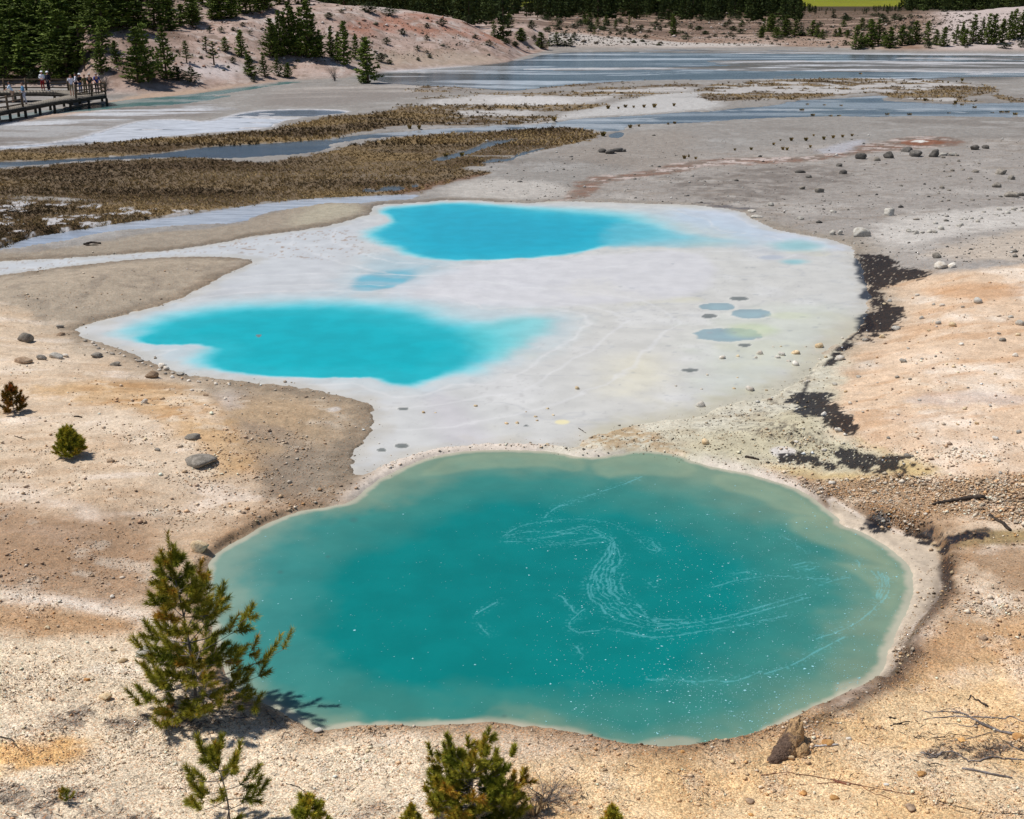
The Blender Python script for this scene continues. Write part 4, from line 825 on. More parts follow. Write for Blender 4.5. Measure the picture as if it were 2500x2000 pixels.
for i in range(24):
    t = i / 23; q = [(455, 590), (560, 640), (700, 680), (830, 740), (960, 790), (1200, 815)]; k = t * 5; j = min(int(k), 4); f = k - j
    p = ZB([(q[j][0] * (1 - f) + q[j + 1][0] * f + random.uniform(-15, 15), q[j][1] * (1 - f) + q[j + 1][1] * f + random.uniform(-6, 12))])[0]
    rock(p[0], p[1], random.uniform(6, 13), R_WHITE if i % 3 else R_GREY, 'small white stone in the rubble along the lower left shore of the blue pool', name='stone', cat='stone', group='shore rubble below the blue pool', me=PRO[i % 7])
# ochre clay stump at the near shore, dark on its water side
def clay_stump():
    Vs, Fs, o = [], [], 0
    for i, (cx, cy, rx, ry, rz) in enumerate(((.16, .22, .16, .18, .40), (.10, .12, .20, .20, .26), (.0, .0, .19, .17, .20), (-.13, -.10, .15, .13, .13), (-.24, -.20, .11, .09, .09), (.20, .02, .17, .18, .12), (.30, .18, .14, .18, .10))):
        V, Fc = ICO[4]; V = V.copy(); n = noise3(V + i * 3.1, 2.2, 5 + i) * .30 + noise3(V, 6.5, 8 + i) * .16
        W = V * (1 + n)[:, None] * np.array([rx, ry, rz]); W[:, 0] += .25 * W[:, 2]; W += np.array([cx, cy, 0.0]); Vs.append(W); Fs.append(Fc + o); o += len(V)
    return np.vstack(Vs), np.vstack(Fs)
x, y, z = (float(a[0]) for a in hit(*ZG([(760, 800)])[0]))
W, Fc = clay_stump()
nt = NT('clay_crust'); P = nt.coord(); sx = nt.new('ShaderNodeSeparateXYZ'); nt.l.new(P, sx.inputs[0])
n = nt.noise(P, 7, 6, .7); n2 = nt.noise(P, 26, 4)
side = nt.math('ADD', nt.math('MULTIPLY', sx.outputs[0], 1.0), nt.math('MULTIPLY_ADD', n, .9, -.45))
col = nt.mix(nt.rng(side, .0, .22), tuple(lin((104, 84, 70))), tuple(lin((190, 154, 110)))); col = nt.mix(1.0, col, nt.gray(nt.rng(n2, .3, .7, .6, 1.25)), 'MULTIPLY')
ob = link('clay_stump', np_mesh('clay_stump', W, Fc, 3, False), nt.out(col, .95, nt.bump(n2, .8, .05), .2)); ob.location = (x, y, z - .02); ob.scale = (.95, .95, 1.0); ob.rotation_euler = (0, 0, 0.1)
tag(ob, 'rough ochre clay stump with a dark left side at the near pool shore', 'clay stump')

# ------------------------------------------------------------------ loose gravel, foam flecks
def scatter_stones(pts_uv, rmin, rmax, alpha, base_cols, name, wet=-.12, mixk=.5):
    x, y, z = hit(pts_uv[:, 0], pts_uv[:, 1])
    w = field(sd_w, x, y); ok = (w < wet) & (y < 70)
    x, y, z = x[ok], y[ok], z[ok]; n = len(x)
    rad = rmin * (1 - RNG.random(n) * (1 - (rmin / rmax) ** alpha)) ** (-1 / alpha) * (.8 + .4 * sst(-.2, .4, field(nA, x, y)))
    B, Fb = ICO[1]; B = B * np.array([1, .85, .62])
    nv = 6
    B, Fb = octa()
    ang = RNG.random(n) * 6.28; ca, sa = np.cos(ang), np.sin(ang)
    J = 1 + .38 * (RNG.random((n, len(B), 1)) - .5) * 2
    L = B[None] * J * rad[:, None, None]
    Vx = L[..., 0] * ca[:, None] - L[..., 1] * sa[:, None] + x[:, None]; Vy = L[..., 0] * sa[:, None] + L[..., 1] * ca[:, None] + y[:, None]
    Vz = L[..., 2] + z[:, None] + .3 * rad[:, None]
    V = np.stack([Vx, Vy, Vz], -1).reshape(-1, 3); Fc = (Fb[None] + (np.arange(n) * len(B))[:, None, None]).reshape(-1, 3)
    g = field(COL, x, y); k = RNG.random(n)
    pick = np.array([lin(c) for c in base_cols])[RNG.integers(0, len(base_cols), n)]
    c = g * (1 - mixk) + pick * mixk; c = c * (0.70 + .80 * k)[:, None]
    return np_mesh(name, V, Fc, 3, False, {'Col': np.repeat(np.clip(c, .01, .85), len(B), 0)})
def octa():
    V, Fc = ICO[1]
    V = np.array([(1, 0, -.1), (.3, .85, .05), (-.75, .6, -.05), (-.85, -.5, .05), (.35, -.8, -.05), (.1, .1, .62), (-.1, .0, -.5)])
    Fc = [(i, (i + 1) % 5, 5) for i in range(5)] + [((i + 1) % 5, i, 6) for i in range(5)]
    return V, np.array(Fc)
nt = NT('gravel'); M_GRAV = nt.out(nt.mix(1.0, nt.attr('Col', 'Color'), nt.gray(nt.rng(nt.noise(nt.geo(), 70, 3), .3, .7, .85, 1.12)), 'MULTIPLY'), .92, None, .2)
def uv_in(n, u0, u1, v0, v1): return np.stack([RNG.uniform(u0, u1, n), RNG.uniform(v0, v1, n)], 1)
gcols = [(236, 222, 200), (214, 176, 130), (204, 148, 88), (186, 150, 120), (226, 206, 178), (150, 126, 104), (198, 172, 140)]
def keep(uv, fn):
    x, y, z = hit(uv[:, 0], uv[:, 1]); return uv[fn(x, y) > RNG.random(len(uv))]
dns = (1 - .93 * sst(.2, .6, blk)) * np.clip(.10 + .85 * sst(-.1, .4, nC) + .8 * rough_gr + .25 * sst(0, .5, nA), 0, 1)
uvA = keep(uv_in(190000, -250, 2750, 1480, 2150), lambda x, y: field(dns, x, y))
uvB = keep(uv_in(60000, -200, 2700, 1050, 1560), lambda x, y: field(dns, x, y) * .9)
uvC = keep(uv_in(26000, -100, 2600, 640, 1120), lambda x, y: field(dns, x, y) * .6)
uvR = uv_in(9000, 1950, 2560, 1160, 1330); uvR = keep(uvR, lambda x, y: field(rough_gr, x, y))
link('gravel', scatter_stones(uvA, .007, .055, 2.8, gcols, 'near_gravel'), M_GRAV, kind='stuff')
link('gravel', scatter_stones(uvB, .011, .075, 2.8, gcols, 'mid_gravel'), M_GRAV, kind='stuff')
link('gravel', scatter_stones(uvC, .014, .085, 2.8, gcols + [(232, 226, 216)], 'far_gravel'), M_GRAV, kind='stuff')
link('gravel', scatter_stones(uvR, .014, .085, 2.4, gcols + [(240, 230, 210), (236, 226, 206), (110, 92, 74), (90, 78, 66)], 'coarse_gravel'), M_GRAV, kind='stuff')
shore = sst(.55, .0, np.abs(sd_milk + .1)) * (1 - .6 * mud)
uvE = keep(uv_in(26000, -100, 2200, 600, 1200), lambda x, y: field(shore, x, y) * .55)
link('gravel', scatter_stones(uvE, .012, .07, 2.6, [(150, 132, 108), (186, 172, 152), (222, 216, 204), (120, 106, 90)], 'shore_gravel', .6, .8), M_GRAV, kind='stuff')
bf = np.clip(sst(.3, .9, brk) + sst(.3, .9, edge) * .5, 0, 1)
uvD = keep(uv_in(16000, 400, 2450, 1100, 1860), lambda x, y: field(bf, x, y) * .7)
link('gravel', scatter_stones(uvD, .012, .07, 2.3, [(70, 54, 40), (104, 82, 60), (150, 120, 88), (206, 180, 140)], 'bank_debris', -.02, .85), M_GRAV, kind='stuff')
mb = np.clip(sst(.1, .5, blk) * sst(.99, .6, blk) + .06 * blk + .5 * mud * 0, 0, 1)
uvK = keep(uv_in(9000, 1880, 2300, 600, 1160), lambda x, y: field(mb, x, y) * .3)
link('gravel', scatter_stones(uvK, .014, .06, 2.4, [(226, 220, 208), (206, 196, 180)], 'white_gravel_in_mats', .3, .95), M_GRAV, kind='stuff')
uvM = keep(uv_in(12000, 1350, 2200, 840, 1150), lambda x, y: np.clip(field(mud, x, y) * .25 + field(mw0, x, y) * .10, 0, 1))
link('gravel', scatter_stones(uvM, .012, .05, 2.5, [(96, 84, 70), (160, 140, 110), (214, 204, 184), (70, 62, 56)], 'mud_gravel', .3, .85), M_GRAV, kind='stuff')
hm = hillm * sst(4, 8, Y - yb[None, :]) ; uvH = keep(uv_in(9000, 250, 1340, 0, 230), lambda x, y: field(hm, x, y) * (.25 + .75 * sst(-.1, .3, field(nH2, x, y))))
def far_rubble(uv, rmin, rmax, cols, name, al=2.4):
    x, y, z = hit(uv[:, 0], uv[:, 1]); n = len(x); rad = rmin * (1 - RNG.random(n) * (1 - (rmin / rmax) ** al)) ** (-1 / al); B, Fb = octa()
    J = 1 + .38 * (RNG.random((n, 7, 1)) - .5) * 2; V = B[None] * J * rad[:, None, None] + np.stack([x, y, z + .2 * rad], 1)[:, None, :]
    C = np.array([lin(c) for c in cols])[RNG.integers(0, len(cols), n)] * RNG.uniform(.7, 1.2, (n, 1))
    return np_mesh(name, V.reshape(-1, 3), (Fb[None] + (np.arange(n) * 7)[:, None, None]).reshape(-1, 3), 3, False, {'Col': np.repeat(np.clip(C, .01, .8), 7, 0)})
link('gravel', far_rubble(uvH, .05, .40, [(120, 104, 92), (96, 92, 76), (206, 194, 184), (160, 120, 98), (88, 84, 66)], 'hill_rubble'), M_GRAV, kind='stuff')
uvP = keep(uv_in(5000, 1330, 2560, 32, 112), lambda x, y: field(fp, x, y) * .9)
link('gravel', far_rubble(uvP, .10, .7, [(84, 76, 62), (110, 98, 84), (70, 70, 52), (188, 172, 158)], 'scrub_rubble'), M_GRAV, kind='stuff')
uvQ = keep(uv_in(6000, 1150, 2600, 330, 640), lambda x, y: (field(sd_w, x, y) < -.2) * (.25 + .6 * sst(-.1, .4, field(nA, x, y))))
link('gravel', far_rubble(uvQ, .025, .16, [(120, 114, 104), (150, 142, 132), (196, 190, 180), (92, 88, 82)], 'flat_rubble', 2.8), M_GRAV, kind='stuff')
# flecks of foam drifting on the teal pool
uvF = np.vstack([uv_in(1500, 1300, 2230, 1180, 1800), uv_in(600, 560, 1500, 1200, 1780), uv_in(2000, 1600, 2230, 1250, 1800), uv_in(700, 1400, 2150, 1620, 1810)])
fx, fy = unproj(uvF[:, 0], uvF[:, 1], 0.0); ok = field(sd_teal, fx, fy) > .12
fx, fy = fx[ok], fy[ok]; n = len(fx); fr = .0040 * (1 - RNG.random(n) * .985) ** (-1 / 2.5); fr = np.minimum(fr, .026)
hexv = np.array([(math.cos(a), math.sin(a), 0) for a in np.arange(6) * math.pi / 3])
J = 1 + .4 * (RNG.random((n, 6, 1)) - .5) * 2
V = (hexv[None] * J * fr[:, None, None]) + np.stack([fx, fy, np.full(n, .004)], 1)[:, None, :]
V = np.concatenate([V, np.stack([fx, fy, .004 + .5 * fr], 1)[:, None, :]], 1).reshape(-1, 3)
Fh = np.array([(i, (i + 1) % 6, 6) for i in range(6)]); Fc = (Fh[None] + (np.arange(n) * 7)[:, None, None]).reshape(-1, 3)
link('foam_flecks', np_mesh('foam_flecks', V, Fc, 3, False), simple_mat('foam', (140, 196, 200), .7, .1), kind='stuff')

# ------------------------------------------------------------------ marsh grass
def tuft_mesh(xs, ys, hs, nb, name, cols, spread=.5, w=.012):
    zs = gz(xs, ys); n = len(xs); N = n * nb
    cx = np.repeat(xs, nb); cy = np.repeat(ys, nb); cz = np.repeat(zs, nb); h = np.repeat(hs, nb) * RNG.uniform(.55, 1.15, N)
    a = RNG.random(N) * 6.28; lean = RNG.uniform(.15, 1.0, N) * spread; ww = w * np.repeat(hs / .2, nb)
    ox = cx + np.cos(a) * h * .35 * RNG.random(N); oy = cy + np.sin(a) * h * .35 * RNG.random(N)
    dx, dy = np.cos(a), np.sin(a)
    b1 = np.stack([ox - dy * ww, oy + dx * ww, cz - .02], 1); b2 = np.stack([ox + dy * ww, oy - dx * ww, cz - .02], 1)
    md = np.stack([ox + dx * h * lean * .5, oy + dy * h * lean * .5, cz + h * .65], 1); tp = np.stack([ox + dx * h * lean * 1.25, oy + dy * h * lean * 1.25, cz + h * (1 - .35 * lean)], 1)
    V = np.stack([b1, b2, md + np.stack([-dy * ww, dx * ww, 0 * ww], 1) * .8, tp], 1).reshape(-1, 3)
    k = np.arange(N) * 4; Fc = np.concatenate([np.stack([k, k + 1, k + 2], 1), np.stack([k + 1, k + 3, k + 2], 1)])
    C = np.array([lin(c) for c in cols]); t = RNG.random(n); ci = (.5 - fbm(xs, ys, .12, 4, 62, sy=.35) * 1.1 + .25 * fbm(xs, ys, .6, 3, 61) + (t - .5) * .5)
    ci = np.clip(ci, 0, .999) * (len(cols) - 1); i0 = ci.astype(int); f = (ci - i0)[:, None]
    cc = C[i0] * (1 - f) + C[np.minimum(i0 + 1, len(cols) - 1)] * f
    cc = np.repeat(cc, nb, 0) * RNG.uniform(.85, 1.15, (N, 1)) * np.repeat(RNG.uniform(.75, 1.2, (n, 1)), nb, 0)
    return np_mesh(name, V, Fc, 3, False, {'Col': np.repeat(np.clip(cc, .01, .8), 4, 0)})
nt = NT('dry_grass'); M_GRASS = nt.out(nt.attr('Col', 'Color'), .9, None, .15)
GCOLS = [(74, 60, 40), (104, 86, 56), (136, 112, 72), (160, 134, 90), (178, 152, 106)]
uv = uv_in(150000, -250, 2700, 160, 640); gx, gy, _ = hit(uv[:, 0], uv[:, 1]); pk = field(MD, gx, gy) * 1.05 * np.clip(gy / 62, .5, 1.0) > RNG.random(len(gx)); gx, gy = gx[pk], gy[pk]
near_m = gy < 85
link('marsh_grass', tuft_mesh(gx[near_m], gy[near_m], RNG.uniform(.05, .15, near_m.sum()), 7, 'marsh_grass', GCOLS, .8, .007), M_GRASS, kind='stuff')
link('marsh_grass', tuft_mesh(gx[~near_m], gy[~near_m], RNG.uniform(.07, .22, (~near_m).sum()), 7, 'far_marsh_grass', GCOLS, .7, .02), M_GRASS, kind='stuff')
# single tussocks one can count, in and beside the streams
TU = []
TU += [('s', *p) for p in Z4([(485,830),(568,868),(700,875),(765,873),(1128,862),(1178,860),(1295,863),(1590,850),(1735,850),(1918,848),(1985,845),(2008,845),(2030,845),(2090,863),(525,785),(655,790),(780,795),(925,555),(1690,610),(1640,780),(1690,790),(1718,790),(1745,790),(1778,785),(1785,810),(1630,785),(1410,760),(1545,620),(1585,625)])]
TU += [('r', *p) for p in Z7([(925,318),(1095,325),(745,398),(770,400),(465,402),(560,398),(690,370),(905,385),(195,440),(170,450),(235,452),(795,345),(985,338),(730,345),(1150,318),(1040,330),(880,345),(110,245),(75,250),(320,185),(1110,0)])[:-1]]
TU += [('f', *p) for p in Z6([(1325,230),(1105,160),(1740,150),(1790,152),(1850,150),(1910,150),(1700,158),(1640,158),(2025,142),(480,275),(535,275),(1540,325),(1610,318),(1770,270),(1820,262),(2030,245),(690,435),(785,432)])]
for k, u, v in TU:
    x, y, z = hit(u, v); h = random.uniform(.18, .38) if k != 'r' else random.uniform(.12, .26)
    me = tuft_mesh(x, y, np.array([h]), 120, 'grass_tuft', [(116, 96, 54), (156, 130, 78), (130, 114, 62)], .42, .012)
    V = np.empty(len(me.vertices) * 3, np.float32); me.vertices.foreach_get('co', V); V = V.reshape(-1, 3); V -= np.array([x[0], y[0], z[0]], np.float32); V[:, :2] *= .95; me.vertices.foreach_set('co', V.ravel()); me.update()
    ob = link('grass_tuft', me, M_GRASS); ob.location = (x[0], y[0], max(z[0], -.02))
    tag(ob, {'s': 'brown grass tuft standing in the blue braided stream at the far right', 'r': 'small yellowish grass tuft on the grey flat near the red spring', 'f': 'brown grass tuft at the edge of the marsh and its streams'}[k], 'grass tuft',
        {'s': 'tufts standing in the blue stream', 'r': 'tufts on the grey flat by the red spring', 'f': 'tufts along the marsh edge'}[k])
# ------------------------------------------------------------------ wood helpers
def tubes(lines, sides=5):
    """lines: list of (points (k,3), radii (k,)) -> vertices, quads"""
    Vs, Fs, o = [], [], 0
    for P, R in lines:
        P = np.asarray(P, float); R = np.asarray(R, float); k = len(P)
        T = np.gradient(P, axis=0); T /= np.linalg.norm(T, axis=1)[:, None] + 1e-9
        ref = np.where(np.abs(T[:, 2:3]) > .9, np.array([[1., 0, 0]]), np.array([[0, 0, 1.]]))
        A = np.cross(T, ref); A /= np.linalg.norm(A, axis=1)[:, None] + 1e-9; B = np.cross(T, A)
        a = np.arange(sides) * 2 * math.pi / sides
        ring = P[:, None] + R[:, None, None] * (np.cos(a)[None, :, None] * A[:, None] + np.sin(a)[None, :, None] * B[:, None])
        Vs.append(ring.reshape(-1, 3))
        i = np.arange(k - 1)[:, None] * sides; j = np.arange(sides)[None]; jn = (j + 1) % sides
        Fs.append(np.stack([o + i + j, o + i + jn, o + i + sides + jn, o + i + sides + j], -1).reshape(-1, 4)); o += k * sides
    return np.vstack(Vs), np.vstack(Fs)
def bark(name, a, b, sc=14):
    nt = NT(name); c = nt.coord(); n = nt.noise(c, sc, 5, .65)
    return nt.out(nt.mix(nt.rng(n, .35, .65), tuple(lin(a)), tuple(lin(b))), .95, nt.bump(n, .6, .02), .15)
B_PINE = bark('pine_bark', (104, 84, 66), (70, 58, 48)); B_GREY = bark('grey_twig', (136, 128, 120), (96, 90, 86)); B_DRY = bark('weathered_wood', (142, 134, 130), (92, 84, 80), 8)
B_DARK = bark('dark_wood', (84, 72, 62), (52, 46, 42)); B_WHITE = bark('bleached_wood', (214, 208, 200), (180, 170, 160)); B_RED = bark('reddish_twig', (142, 92, 70), (104, 70, 58))
def foliage(name, dark, light, tip, tipw=.3):
    nt = NT(name); a = nt.attr('shade'); oi = nt.new('ShaderNodeObjectInfo').outputs['Random']
    c = nt.mix(nt.rng(a, 0, .7, 0, 1, False), tuple(lin(dark)), tuple(lin(light))); c = nt.mix(nt.rng(a, .75, 1, 0, tipw, False), c, tuple(lin(tip)))
    c = nt.mix(1.0, c, nt.gray(nt.rng(oi, 0, 1, .75, 1.25, False)), 'MULTIPLY')
    nt.out(c, .75, None, .15)
    return nt.m
F_DIST = foliage('pine_needles_far', (58, 72, 32), (112, 126, 52), (146, 148, 68)); F_FAR = foliage('pine_needles_distant', (36, 46, 24), (70, 82, 36), (94, 100, 46)); F_SHR = foliage('shrub_leaves', (48, 58, 38), (90, 98, 62), (116, 112, 76))
F_NEAR = foliage('pine_needles_near', (98, 112, 28), (182, 172, 58), (206, 122, 50), .65)
F_RUST = foliage('pine_needles_rusty', (92, 84, 28), (150, 110, 44), (190, 92, 50), .8)

# ------------------------------------------------------------------ distant pines
def pine_proto(seed, R=.22, nlev=26, z0=.05, sparse=0.0, nbr=6, spray=.055, per=9):
    r = np.random.default_rng(seed); tri, sh, wood = [], [], []
    ph = r.uniform(0, 6.28)
    lean = r.normal(0, .02, 2)
    for i in range(nlev):
        z = z0 + (1 - z0) * ((i + r.uniform(0, .8)) / nlev)
        prof = min(1.0, (z / .16)) ** .5 * (1 - z) ** .72 * (1 + .12 * math.sin(9 * z + ph))
        for b in range(nbr):
            if r.random() < sparse: continue
            a = r.uniform(0, 6.28); L = R * prof * r.uniform(.5, 1.18) * (1 + .18 * math.sin(a * 2 + ph)) + .012
            up = .25 + .9 * z; base = np.array([lean[0] * z, lean[1] * z, z]); d = np.array([math.cos(a), math.sin(a), up * .5])
            if L > .06 and r.random() < .35: wood.append((np.array([base, base + d * L * .8]), np.array([.004, .0015])))
            m = max(3, int(per * L / R + 2))
            for k in range(m):
                t = r.uniform(.25, 1.0); c = base + d * L * t + np.array([0, 0, .10 * L * t * t]) + r.normal(0, .010, 3)
                for q in range(2):
                    v = d * r.uniform(.3, 1) + r.normal(0, .55, 3); v /= np.linalg.norm(v); v = v * spray * r.uniform(.6, 1.15)
                    s = np.cross(v, r.normal(size=3)); s = s / (np.linalg.norm(s) + 1e-9) * spray * .26
                    tri += [c - v * .3 + s, c - v * .3 - s, c + v * .7]; sh.append(np.clip(r.normal(.45, .22), 0, 1))
    for q in range(10):                                # leader
        v = np.array([r.normal(0, .25), r.normal(0, .25), 1]) * spray * .8; c = np.array([lean[0], lean[1], .985]); s = np.cross(v, r.normal(size=3)); s = s / np.linalg.norm(s) * .006
        tri += [c - v * .7 + s, c - v * .7 - s, c + v * .3]; sh.append(.7)
    V = np.array(tri); me = np_mesh('pine_crown', V, np.arange(len(V)).reshape(-1, 3), 3, False, {'shade': np.repeat(sh, 3)})
    zs = np.linspace(-.02, .97, 7); P = np.stack([lean[0] * zs, lean[1] * zs, zs], 1)
    Vt, Ft = tubes([(P, .017 * (1 - zs) ** .8 + .002)] + wood, 6)
    return me, np_mesh('pine_trunk', Vt, Ft, 4, True)
PINES = [pine_proto(11 + i, *a) for i, a in enumerate([(.20, 26), (.24, 24), (.17, 26), (.22, 22), (.26, 24), (.19, 28)])]
SPARSE = [pine_proto(51, .17, 16, .28, .45, 5, .06), pine_proto(52, .14, 15, .35, .5, 5, .06), pine_proto(53, .20, 18, .18, .40, 5, .06)]
BUSHP = [pine_proto(61, .46, 13, .0, .1, 8, .10, 8), pine_proto(62, .52, 12, .0, .1, 8, .10, 8), pine_proto(63, .40, 14, .0, .1, 8, .10, 8)]
FARP = [pine_proto(71 + i, .17 + .02 * i, 15, .06, .1, 5, .085, 4) for i in range(4)]
for grp, fm in ((PINES, F_DIST), (SPARSE, F_DIST), (BUSHP, F_SHR), (FARP, F_FAR)):
    for c, t in grp: c.materials.append(fm); t.materials.append(B_PINE)
def put_tree(loc, h, wk, proto, label, name='pine_tree', cat='pine tree', group=None, parts=True, rz=None):
    cme, tme = proto
    root = empty(name, loc, random.uniform(0, 6.28) if rz is None else rz); root.scale = (h * wk, h * wk, h)
    link('trunk', tme, None, root); link('crown' if cat != 'shrub' else 'foliage', cme, None, root)
    return tag(root, label, cat, group)
def tree_px(u, vb, vt, wpx, proto, label, wmul=1.12, **k):
    x, y, z = (float(a[0]) for a in hit(u, vb)); h = max(.4, float(z_at(vt, y)) - z)
    V = np.empty(len(proto[0].vertices) * 3, np.float32); proto[0].vertices.foreach_get('co', V); natw = np.ptp(V.reshape(-1, 3)[:, 0]) * .92
    w = wpx / FPX * float(depth(y, z)); wk = wmul * w / (natw * h) if wpx else 1.0
    return put_tree((x, y, z - .04 * h), h, float(np.clip(wk, .6, 3.4)), proto, label, **k)
ntree = 0
def T(zf, x, b, t, w, kind, label, group=None):
    global ntree
    p = zf([(x, b)])[0]; q = zf([(x, t)])[0]; s = zf([(1, 0)])[0][0] - zf([(0, 0)])[0][0]
    pr = {'p': PINES, 's': SPARSE}[kind][ntree % (6 if kind == 'p' else 3)]; ntree += 1
    return tree_px(p[0], p[1], q[1], w * s, pr, label, group=group)
def S(zf, x, b, t, w, label, group=None):
    global ntree
    p = zf([(x, b)])[0]; q = zf([(x, t)])[0]; s = zf([(1, 0)])[0][0] - zf([(0, 0)])[0][0]; ntree += 1
    return tree_px(p[0], p[1], q[1], w * s, BUSHP[ntree % 3], label, name='shrub', cat='shrub', group=group)
# the ones that can be told apart
T(Z2, 1075, 548, 232, 165, 'p', 'lone dark pine out on the pale flat in front of the red hill')
T(Z2, 560, 362, 0, 160, 'p', 'tall dark pine in the middle of the clump left of the red hill')
T(Z2, 680, 378, -15, 180, 'p', 'tallest pine of the clump, right beside the red slope')
T(Z2, 430, 375, 108, 130, 'p', 'dark pine at the left edge of the tall clump by the red slope')
T(Z2, 500, 370, 60, 110, 'p', 'narrow pine squeezed between two larger ones in the tall clump')
T(Z2, 830, 374, 165, 75, 'p', 'narrow pine just right of the tall clump')
T(Z2, 915, 425, 125, 115, 'p', 'sparse olive pine left of the lone pine on the red slope')
T(Z2, 990, 385, 215, 75, 'p', 'small dark pine behind the lone pine at the foot of the red slope')
T(Z2, 310, 502, 348, 110, 'p', 'largest of four young pines in a row at the foot of the white knoll')
T(Z2, 395, 503, 362, 85, 'p', 'second of four young pines in a row at the foot of the white knoll')
T(Z2, 485, 500, 348, 70, 'p', 'slim third of four young pines in a row at the foot of the white knoll')
T(Z2, 543, 508, 410, 75, 'p', 'smallest of four young pines in a row, at its right end')
T(Z2, 245, 372, 188, 95, 'p', 'young pine standing alone on the pink knoll, left of the clump')
T(Z2, 138, 335, 240, 85, 'p', 'small bushy pine at the upper left of the pink knoll')
T(Z1, 1040, 622, 185, 240, 'p', 'broad tall pine right of the boardwalk end')
T(Z1, 1110, 600, 150, 190, 'p', 'tall pine just behind the broad one by the boardwalk')
T(Z1, 1255, 590, 185, 190, 'p', 'tall pine with low skirts at the left foot of the white knoll')
T(Z1, 768, 562, 310, 140, 'p', 'pine directly behind the people at the boardwalk end')
T(Z1, 880, 474, 298, 90, 'p', 'slim pine up the slope behind the boardwalk end')
T(Z1, 640, 545, 345, 65, 's', 'thin pine left of the one behind the boardwalk crowd')
T(Z1, 575, 552, 385, 60, 'p', 'narrow young pine behind the middle of the boardwalk')
T(Z1, 385, 610, 395, 190, 'p', 'wide pine right behind the two people at the back rail')
T(Z1, 60, 608, 335, 150, 'p', 'wide pine at the far left behind the boardwalk')
T(Z1, 1405, 470, 298, 95, 's', 'bare trunked scraggly pine on the pink knoll')
T(Z1, 1610, 485, 300, 90, 's', 'scraggly pine with a bent trunk in the middle of the pink knoll')
T(Z1, 1550, 385, 272, 60, 's', 'tiny ragged pine high on the pink knoll')
S(Z1, 250, 622, 515, 110, 'low green shrub beside the back rail of the boardwalk')
S(Z1, 1440, 615, 505, 150, 'dark spreading shrub at the foot of the white knoll')
S(Z1, 1330, 600, 500, 130, 'dark shrub under the tall pine at the white knoll')
S(Z1, 1752, 472, 428, 60, 'small round green shrub on the white knoll')
S(Z2, 320, 537, 500, 45, 'small shrub in front of the row of four young pines')
S(Z2, 1160, 405, 345, 75, 'round green shrub just right of the lone pine')
S(Z2, 1215, 418, 390, 100, 'flat dark shrub further right of the lone pine')
S(Z2, 590, 452, 430, 30, 'tiny shrub on bare ground right of the four young pines')
for x, b, t, w in ((815,118,80,80),(1080,80,10,110),(1215,100,40,120),(985,40,0,100),(1195,290,245,60),(1400,330,295,45),(1405,398,375,35),(1480,378,360,45),(1460,350,328,40),(1300,225,185,60),(1460,262,225,40),(1560,165,120,90),(1730,160,95,60),(1780,252,225,50),(1870,300,260,70),(1980,290,248,60),(2040,300,270,50),(2080,270,185,80),(1460,180,150,50),(900,85,60,40),(110,215,170,50),(190,200,178,50),(250,170,145,60),(300,225,195,40),(30,215,170,40)):
    S(Z2, x, b, t, w, 'small dark shrub dotted over the red and pink hill', 'shrubs on the red and pink hill')
for x, b, t, w in ((225,312,208,95),(120,212,100,110),(305,218,150,80),(380,362,235,110),(495,340,238,95),(590,348,280,60),(625,300,240,55),(440,345,285,60),(550,345,310,70),(180,350,310,60),(125,330,285,60),(320,300,260,50),(420,240,205,70),(555,270,230,60),(20,275,150,60)):
    (T if t < b - 85 else S)(Z3, x, b, t, w, *((('p',) if t < b - 85 else ())), 'dark young conifer in the patch at the right end of the red hill', 'young conifers at the right end of the red hill')
ZR_TREES = [(1010,352,135,115),(1062,342,135,100),(890,372,185,105),(1150,362,198,115),(1340,332,148,105),(1430,335,150,90),(1545,350,195,80),(1770,325,98,95),(1830,330,138,85),(1920,335,98,100),(1990,322,135,90),(2080,292,58,110),(2130,285,48,100),(2190,290,60,100),(1640,330,190,60),(1690,320,168,60),(1240,345,190,90),(1110,350,230,90),(1700,345,210,70),(1880,335,90,80),(2040,300,80,80),(360,282,110,105),(430,272,150,80),(250,242,100,100),(560,275,145,80),(640,298,220,70),(290,288,200,80),(180,288,195,60),(930,225,130,70),(830,288,220,50),(775,280,205,60),(740,278,215,50),(800,202,150,60),(930,360,240,80),(975,355,250,70),(1290,338,215,80),(1500,340,215,70),(600,280,190,70)]
for x, b, t, w in ZR_TREES:
    big = x > 860 and b > 280
    T(Z4, x, b, t, w, 'p', 'dark conifer in the row along the far right shore' if big else 'dark conifer among the scrub beyond the far flats', 'conifers along the far right shore' if big else 'conifers in the far scrub')
for x, b, t, w in ((815,342,300,50),(2010,365,318,120),(2140,355,280,70),(1440,362,308,70),(1310,340,305,60),(1185,366,340,40),(1020,372,350,30),(930,372,345,50),(1720,360,342,40),(260,335,318,30)):
    S(Z4, x, b, t, w, 'low dark shrub at the foot of the far right conifers', 'shrubs at the far right shore')
for i in range(150):
    u = random.uniform(1330, 2230); v = random.uniform(38, 97 if u > 1480 else 78)
    tree_px(u, v, v - random.uniform(5, 15), random.uniform(14, 42), BUSHP[i % 3], 'low grey green shrub in the brown scrub beyond the far flats', name='shrub', cat='shrub', group='scrub beyond the far flats')
